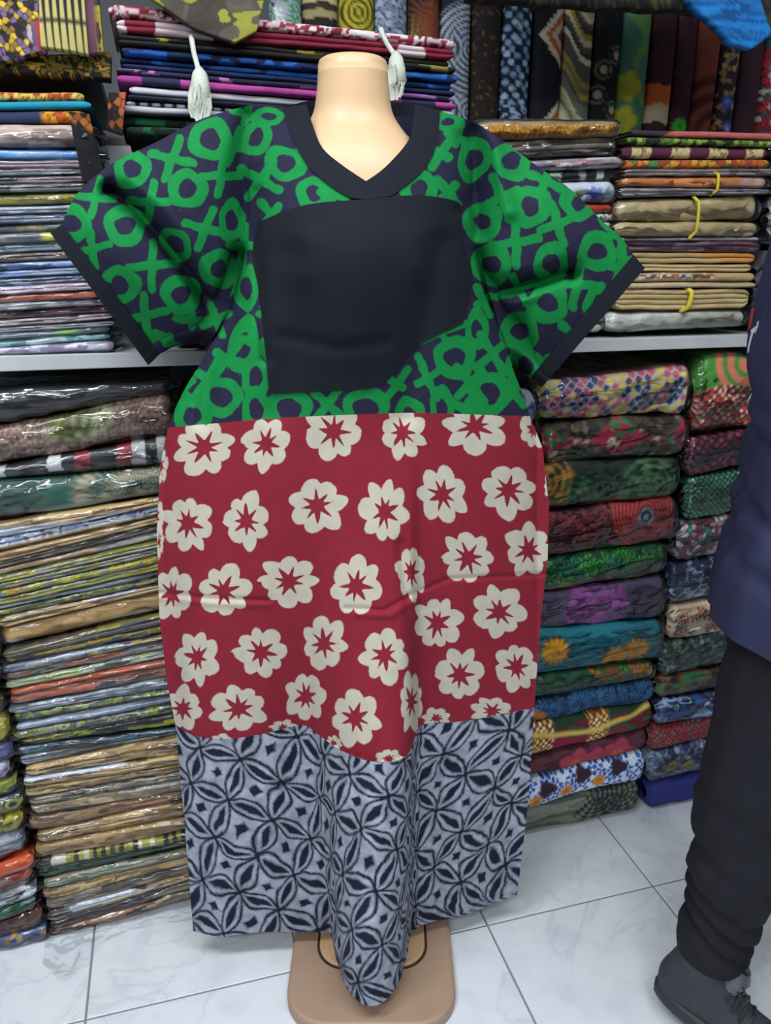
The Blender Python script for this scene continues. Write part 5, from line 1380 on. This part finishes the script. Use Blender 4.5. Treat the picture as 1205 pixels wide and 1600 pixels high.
def finish(me, name, mat, parent, origin, cuts=(), wrinkle=0.0, wf=8, ws=(1, 1, 1), fn=None):
    bm = bmesh.new(); bm.from_mesh(me); bpy.data.meshes.remove(me)
    for (co, no) in cuts:
        bmesh.ops.bisect_plane(bm, geom=bm.verts[:] + bm.edges[:] + bm.faces[:], plane_co=Vector(co), plane_no=Vector(no), clear_outer=True)
    bm.normal_update()
    if wrinkle:
        P = np.array([v.co[:] for v in bm.verts]); Nn = [v.normal.copy() for v in bm.verts]
        w = (fbm(P[:, 0] * wf * ws[0] + P[:, 2] * wf * 0.6, P[:, 2] * wf * ws[2] + P[:, 1] * wf * ws[1], 5, 3) - 0.5) * wrinkle * 2
        if fn is not None: w = w + fn(P)
        for v, n_, d in zip(bm.verts, Nn, w): v.co += n_ * float(d)
    bmesh.ops.translate(bm, vec=-Vector(origin), verts=bm.verts)
    return bm_obj(name, bm, mat, parent, True)

def px3(x, y, Y): return tuple(float(v) for v in at(np.array(float(x)), np.array(float(y)), Y))
HD = np.array([0.93, -0.36, 0]); HD /= np.linalg.norm(HD)      # walking direction
LT = np.array([-HD[1], HD[0], 0])                              # person's left, away from the camera
def off(p, h=0, l=0, z=0): return tuple(np.array(p) + HD * h + LT * l + np.array([0, 0, z]))
hip = np.array(px3(1232, 1010, 1.17)); hip[2] = 0.92
chest = np.array([hip[0] - 0.02, hip[1] - 0.02, 1.27])
neck = off(chest, 0.05, 0, 0.22)
head = off(neck, 0.05, 0, 0.17)
FO = (hip[0], hip[1], 0.0)
M_PSKIN = mat_plain('brown_skin', '#6a4632', 0.55)
M_SHIRT = mat_plain('navy_jersey', '#1f2345', 0.75, bump=0.2, bscale=300, var=0.06)
M_TROU = mat_plain('black_twill', '#202027', 0.8, spec=0.2, bump=0.2, bscale=300, var=0.08)
M_SHOE = mat_plain('charcoal_suede', '#33363d', 0.75, bump=0.3, bscale=180, var=0.12)
M_SOLE = mat_plain('dark_rubber', '#2b2e34', 0.6)
M_HAIR = mat_plain('black_hair', '#14110f', 0.9, bump=0.8, bscale=150)
# body: head, neck, trunk, arms and hands as one surface
shR, shL = off(chest, 0.03, -0.18, 0.15), off(chest, 0.03, 0.18, 0.15)
elR, elL = off(shR, 0.10, -0.05, -0.27), off(shL, 0.06, 0.05, -0.28)
wrR, wrL = off(elR, 0.20, 0.03, -0.10), off(elL, 0.18, -0.02, -0.14)
caps = [(head, 0.085, off(head, 0.03, 0, -0.07), 0.07), (off(head, -0.03, 0, 0.02), 0.085, off(head, 0.02, 0, 0.03), 0.085), (off(head, 0.10, 0, -0.03), 0.012, off(head, 0.085, 0, 0.0), 0.010),
        (off(head, 0.05, 0, -0.09), 0.045, off(head, 0.07, 0, -0.085), 0.03), (neck, 0.062, off(head, 0, 0, -0.07), 0.056), (neck, 0.065, chest, 0.10), (chest, 0.10, tuple(hip), 0.08),
        (off(head, 0.0, -0.085, -0.02), 0.016, off(head, -0.01, -0.09, 0.01), 0.018), (off(head, 0.0, 0.085, -0.02), 0.016, off(head, -0.01, 0.09, 0.01), 0.018)]
for (a, b, c, sg) in ((shR, elR, wrR, -1), (shL, elL, wrL, 1)):
    caps += [(chest, 0.08, a, 0.06), (a, 0.055, b, 0.043), (b, 0.042, c, 0.027)]
    d = (np.array(c) - np.array(b)); d /= np.linalg.norm(d)
    palm = np.array(c) + d * 0.05
    caps += [(c, 0.025, tuple(palm), 0.026), (tuple(palm + LT * 0.018), 0.02, tuple(palm - LT * 0.018), 0.02), (tuple(palm + d * .03 + LT * 0.024), 0.013, tuple(palm + d * .03 - LT * 0.024), 0.013)]
    for k, (l_, ln) in enumerate(((-0.027, 0.066), (-0.009, 0.078), (0.009, 0.073), (0.026, 0.056))):
        k0 = palm + d * 0.035 + LT * l_; k1 = k0 + d * ln * 0.5 + np.array([0, 0, -0.008]); k2 = k1 + d * ln * 0.35 + np.array([0, 0, -0.026])
        caps += [(tuple(k0), 0.0092, tuple(k1), 0.0085), (tuple(k1), 0.0085, tuple(k2), 0.0072)]
    th0 = palm - d * 0.02 - sg * LT * 0.022; th1 = th0 + d * 0.035 - sg * LT * 0.028; th2 = th1 + d * 0.03 - sg * LT * 0.006
    caps += [(tuple(th0), 0.012, tuple(th1), 0.0105), (tuple(th1), 0.0105, tuple(th2), 0.0085)]
person = finish(blob(caps, 0.0065, 4), 'person', M_PSKIN, None, FO)
person.location = FO
tag(person, 'person in navy shirt and black trousers walking off at the right edge', 'person')
hair = finish(blob([(off(head, -0.035, 0, 0.03), 0.088, off(head, 0.015, 0, 0.045), 0.084)], 0.01, 4), 'hair', M_HAIR, person, FO, [(off(head, 0.03, 0, -0.01), tuple(HD * 0.5 + np.array([0, 0, -1.0])))])
# shirt
lo = np.array([hip[0] - 0.01, hip[1], 0.80])
scaps = []
for l_ in (-0.085, 0.085):
    scaps += [(off(lo, 0.01, l_), 0.140, off(hip, 0.0, l_, 0.05), 0.130), (off(hip, 0, l_, 0.05), 0.130, off(hip, 0.01, l_, 0.20), 0.120), (off(hip, 0.01, l_, 0.20), 0.120, off(chest, 0.0, l_, 0.0), 0.12),
              (off(chest, 0.0, l_, 0.0), 0.12, off(chest, 0.0, l_ * 1.1, 0.12), 0.112), (off(chest, 0.0, l_ * 1.1, 0.12), 0.112, off(chest, 0.005, l_ * 1.1, 0.165), 0.100)]
scaps += [(off(chest, 0.02, 0, 0.14), 0.09, off(neck, 0, 0, -0.03), 0.072), (off(lo, 0.01), 0.14, off(hip, 0, 0, 0.05), 0.13), (off(hip, 0, 0, 0.05), 0.13, off(hip, 0.01, 0, 0.2), 0.121), (off(hip, 0.01, 0, 0.2), 0.121, chest, 0.122), (chest, 0.122, off(chest, 0.02, 0, 0.12), 0.1)]
for (a, b) in ((shR, elR), (shL, elL)):
    m = tuple(np.array(a) * 0.2 + np.array(b) * 0.8)
    scaps += [(off(chest, 0.02, 0, 0.13), 0.09, a, 0.078), (a, 0.078, m, 0.070)]
dR = np.array(elR) - np.array(shR); dR /= np.linalg.norm(dR); dL = np.array(elL) - np.array(shL); dL /= np.linalg.norm(dL)
hem_n = np.array([-0.22, 0, -1.0])
def shirt_fold(P):
    w = 0 * P[:, 0]
    h_ = (P - hip) @ HD
    for (z0, k, a) in ((0.99, 0.9, 0.012), (1.08, 1.1, 0.011), (0.93, 0.6, 0.008), (1.17, 0.5, 0.007), (1.04, -0.6, 0.006)):
        w -= a * np.exp(-((P[:, 2] - z0 + k * h_ * 0.6) / 0.016) ** 2)
    return w
shirt = finish(blob(scaps, 0.010, 8), 'shirt', M_SHIRT, person, FO,
               [((lo[0] - 0.13, lo[1], 0.852), tuple(hem_n)), (off(neck, 0, 0, 0.02), (0.2, 0, 1))],
               0.008, 6, (1, 1, 1.4), shirt_fold)
shirt['label'] = 'loose navy jersey shirt'
# trousers: trailing near leg, leading far leg
kneeR = px3(1172, 1262, 1.125); ankR = px3(1118, 1462, 1.12)
hipR = off(hip, 0.0, -0.085, -0.05); hipL = off(hip, 0.02, 0.09, -0.05)
kneeL = off(hipL, 0.16, 0.0, -0.36); ankL = off(kneeL, 0.10, 0.01, -0.33)
tcaps = [(hipR, 0.108, hipL, 0.108), (off(hip, 0.01, -0.06, 0.0), 0.085, off(hip, 0.01, 0.06, 0.0), 0.085), (off(hip, -0.015, -0.07, -0.08), 0.100, off(hip, -0.015, 0.07, -0.08), 0.100),
         (hipR, 0.108, kneeR, 0.092), (kneeR, 0.092, ankR, 0.073), (hipL, 0.108, kneeL, 0.09), (kneeL, 0.09, ankL, 0.07)]
def trouser_fold(P):
    w = 0 * P[:, 0]; h_ = (P - np.array(ankR)) @ HD
    for (dz, k, a, wd) in ((0.02, 0.5, 0.015, 0.011), (0.055, 0.55, 0.016, 0.012), (0.10, 0.45, 0.012, 0.013), (0.18, 0.3, 0.008, 0.016), (0.30, 0.4, 0.007, 0.02)):
        w -= a * np.exp(-((P[:, 2] - ankR[2] - dz + k * h_) / wd) ** 2)
    return w
dA = np.array(ankR) - np.array(kneeR); dA /= np.linalg.norm(dA); dB = np.array(ankL) - np.array(kneeL); dB /= np.linalg.norm(dB)
tro = finish(blob(tcaps, 0.010, 6), 'trousers', M_TROU, person, FO, [], 0.010, 7, (1, 1, 1.8), trouser_fold)
tro['label'] = 'loose black trousers bunched at the ankle'

def shoe(ankle, heel, toe, up, label):
    """boot built along heel -> toe; up = normal of the sole"""
    heel, toe, up, ankle = (np.array(v, float) for v in (heel, toe, up, ankle))
    d = toe - heel; Ln = np.linalg.norm(d); d /= Ln
    up = up - d * (up @ d); up /= np.linalg.norm(up); sd = np.cross(d, up)
    def p(a, b, c): return tuple(heel + d * a * Ln + up * b + sd * c)
    caps = [(p(0.13, 0.052, 0), 0.040, p(0.30, 0.058, 0), 0.044), (p(0.30, 0.055, 0), 0.044, p(0.62, 0.048, 0), 0.040), (p(0.62, 0.046, 0.006), 0.040, p(0.84, 0.040, 0), 0.034),
            (p(0.62, 0.04, -0.012), 0.036, p(0.84, 0.038, -0.008), 0.032), (p(0.13, 0.06, 0), 0.042, p(0.20, 0.115, 0), 0.046), (p(0.22, 0.115, 0), 0.046, p(0.52, 0.062, 0), 0.036),
            (p(0.20, 0.11, 0), 0.046, tuple(ankle), 0.046)]
    up_ = finish(blob(caps, 0.007, 5), 'shoe', M_SHOE, person, FO, [(p(0.5, 0.020, 0), tuple(-up))], 0.003, 14)
    up_['label'] = label
    # sole
    pts = []
    n = 28
    for k in range(n):
        th = 2 * math.pi * k / n
        a = 0.5 + 0.52 * math.cos(th); w = 0.046 * abs(math.sin(th)) ** 0.7 * (0.86 + 0.2 * a)
        pts.append((a, math.copysign(w, math.sin(th))))
    co = []
    for b, g in ((0.0, 0.93), (0.006, 1.0), (0.022, 1.02), (0.030, 0.98)):
        for (a, c) in pts: co.append(tuple(np.array(p(0.5 + (a - 0.5) * g, b + (0.006 if a > 0.9 else 0) * (b < 0.01), c * g)) - np.array(FO)))
    mesh_np('sole', co, grid_quads(4, n, True), M_SOLE, up_, True, [list(range(n)), [3 * n + k for k in range(n)][::-1]])
    # padded collar, tongue and laces
    def tb(name, P, r, mat, nn=8): return tube(name, [tuple(np.array(q_) - np.array(FO)) for q_ in P], r, mat, up_, nn)
    tb('tongue', [p(0.44, 0.112, 0), p(0.47, 0.142, 0), p(0.49, 0.160, 0)], [0.024, 0.026, 0.014], mat_plain('grey_satin_tongue', '#585c63', 0.4), 12)
    for k in range(4):
        a = 0.47 + 0.07 * k; b = 0.116 - 0.013 * k
        tb('lace', [p(a, b - 0.014, -0.032), p(a + 0.01, b + 0.004, -0.016), p(a + 0.015, b + 0.009, 0), p(a + 0.01, b + 0.004, 0.016), p(a, b - 0.014, 0.032)], 0.0032, M_SOLE, 6)
    loop = [p(0.47, 0.124, 0.0), p(0.53, 0.138, 0.02), p(0.59, 0.136, 0.034), p(0.58, 0.122, 0.036), p(0.52, 0.122, 0.018), p(0.47, 0.121, 0)]
    tb('lace', loop, 0.003, M_SOLE, 6)
    return up_
heelR = np.array(px3(1024, 1542, 1.145))
toe_d = np.array([0.60, -0.50, -0.0])
toeR = np.array([heelR[0] + 0.185, heelR[1] - 0.125, 0.004])
shoe(ankR, heelR, toeR, np.array([0.35, -0.2, 1.0]), 'charcoal suede shoe with raised heel')
heelL = np.array([ankL[0] - HD[0] * 0.05, ankL[1] - HD[1] * 0.05, 0.001]); toeL = heelL + HD * 0.28
shoe((ankL[0], ankL[1], 0.13), heelL, toeL, (0, 0, 1), 'charcoal suede shoe flat on the tiles')
# prints on the back of the shirt
M_WHITE = mat_plain('white_print', '#c5c8d0', 0.7); M_REDP = mat_plain('red_print', '#a5322c', 0.7)
from mathutils.bvhtree import BVHTree
_bv = bmesh.new(); _bv.from_mesh(shirt.data); _tree = BVHTree.FromBMesh(_bv)
_dd = HD * 0.80 + LT * 0.60; _dd /= np.linalg.norm(_dd)          # looking at the shirt from behind and right
_la = np.cross(_dd, np.array([0, 0, 1.0]))
def decal(name, px, polys, mat, lift=0.0012):
    """thin print lying on the shirt cloth; strokes are quads (sideways, up) in metres about a point of the cloth"""
    c0 = None
    for k in range(40):
        c0, _, _, _ = _tree.ray_cast(Vector((0, 0, H)) - Vector(FO), Vector(ray(px[0] + k, px[1])).normalized())
        if c0 is not None: break
    bm = bmesh.new()
    for quad in polys:
        (a, b, c, d) = [np.array(q_, float) for q_ in quad]
        n = 6; vs = {}
        for i in range(n + 1):
            for j in range(n + 1):
                u, v = i / n, j / n
                p = (a * (1 - u) + b * u) * (1 - v) + (d * (1 - u) + c * u) * v
                o_ = np.array(c0) + _la * p[0] + np.array([0, 0, p[1]]) - _dd * 0.4
                hit, nn, _, _ = _tree.ray_cast(Vector(o_), Vector(_dd))
                vs[i, j] = bm.verts.new(hit + nn * lift) if hit is not None else None
        for i in range(n):
            for j in range(n):
                f = [vs[i, j], vs[i + 1, j], vs[i + 1, j + 1], vs[i, j + 1]]
                if all(f): bm.faces.new(f)
    return bm_obj(name, bm, mat, shirt, True)
decal('red_patch', (1170, 505), [[(-0.012, 0.022), (0.014, 0.024), (0.012, -0.006), (-0.010, -0.020)]], M_REDP)
decal('white_star', (1182, 515), [[(-0.016, -0.002), (0.020, 0.016), (0.020, 0.010), (-0.010, -0.010)], [(0.0, 0.012), (0.007, 0.014), (0.012, -0.024), (0.004, -0.026)], [(-0.012, -0.004), (-0.005, -0.004), (-0.010, -0.036), (-0.017, -0.038)]], M_WHITE)
decal('white_letter', (1168, 625), [[(-0.018, 0.014), (-0.012, 0.014), (-0.012, -0.014), (-0.018, -0.014)], [(-0.012, 0.014), (0.0, -0.002), (0.0, -0.010), (-0.012, 0.004)], [(0.0, -0.002), (0.012, 0.014), (0.012, 0.004), (0.0, -0.010)], [(0.012, 0.014), (0.018, 0.014), (0.018, -0.014), (0.012, -0.014)]], M_WHITE)
_bv.free()
# face
M_EYE = mat_plain('eye_white', '#e2ded6', 0.3); M_IRIS = mat_plain('dark_iris', '#1c1210', 0.3); M_LIP = mat_plain('lip', '#5b322a', 0.5)
def ball(name, c, r, mat, parent):
    bm = bmesh.new(); bmesh.ops.create_uvsphere(bm, u_segments=14, v_segments=10, radius=r)
    bmesh.ops.translate(bm, vec=Vector(np.array(c) - np.array(FO)), verts=bm.verts)
    return bm_obj(name, bm, mat, parent, True)
for l_ in (-0.032, 0.032):
    e_ = ball('eye', off(head, 0.088, l_, -0.005), 0.012, M_EYE, person)
    ball('iris', off(head, 0.0965, l_, -0.005), 0.0055, M_IRIS, e_)
    tube('eyebrow', [tuple(np.array(off(head, 0.096, l_ - 0.016, 0.016)) - np.array(FO)), tuple(np.array(off(head, 0.101, l_, 0.021)) - np.array(FO)), tuple(np.array(off(head, 0.096, l_ + 0.016, 0.016)) - np.array(FO))], 0.003, M_HAIR, person, 6)
tube('lips', [tuple(np.array(off(head, 0.088, l_, -0.078)) - np.array(FO)) for l_ in (-0.024, -0.012, 0, 0.012, 0.024)], [0.002, 0.005, 0.006, 0.005, 0.002], M_LIP, person, 8)
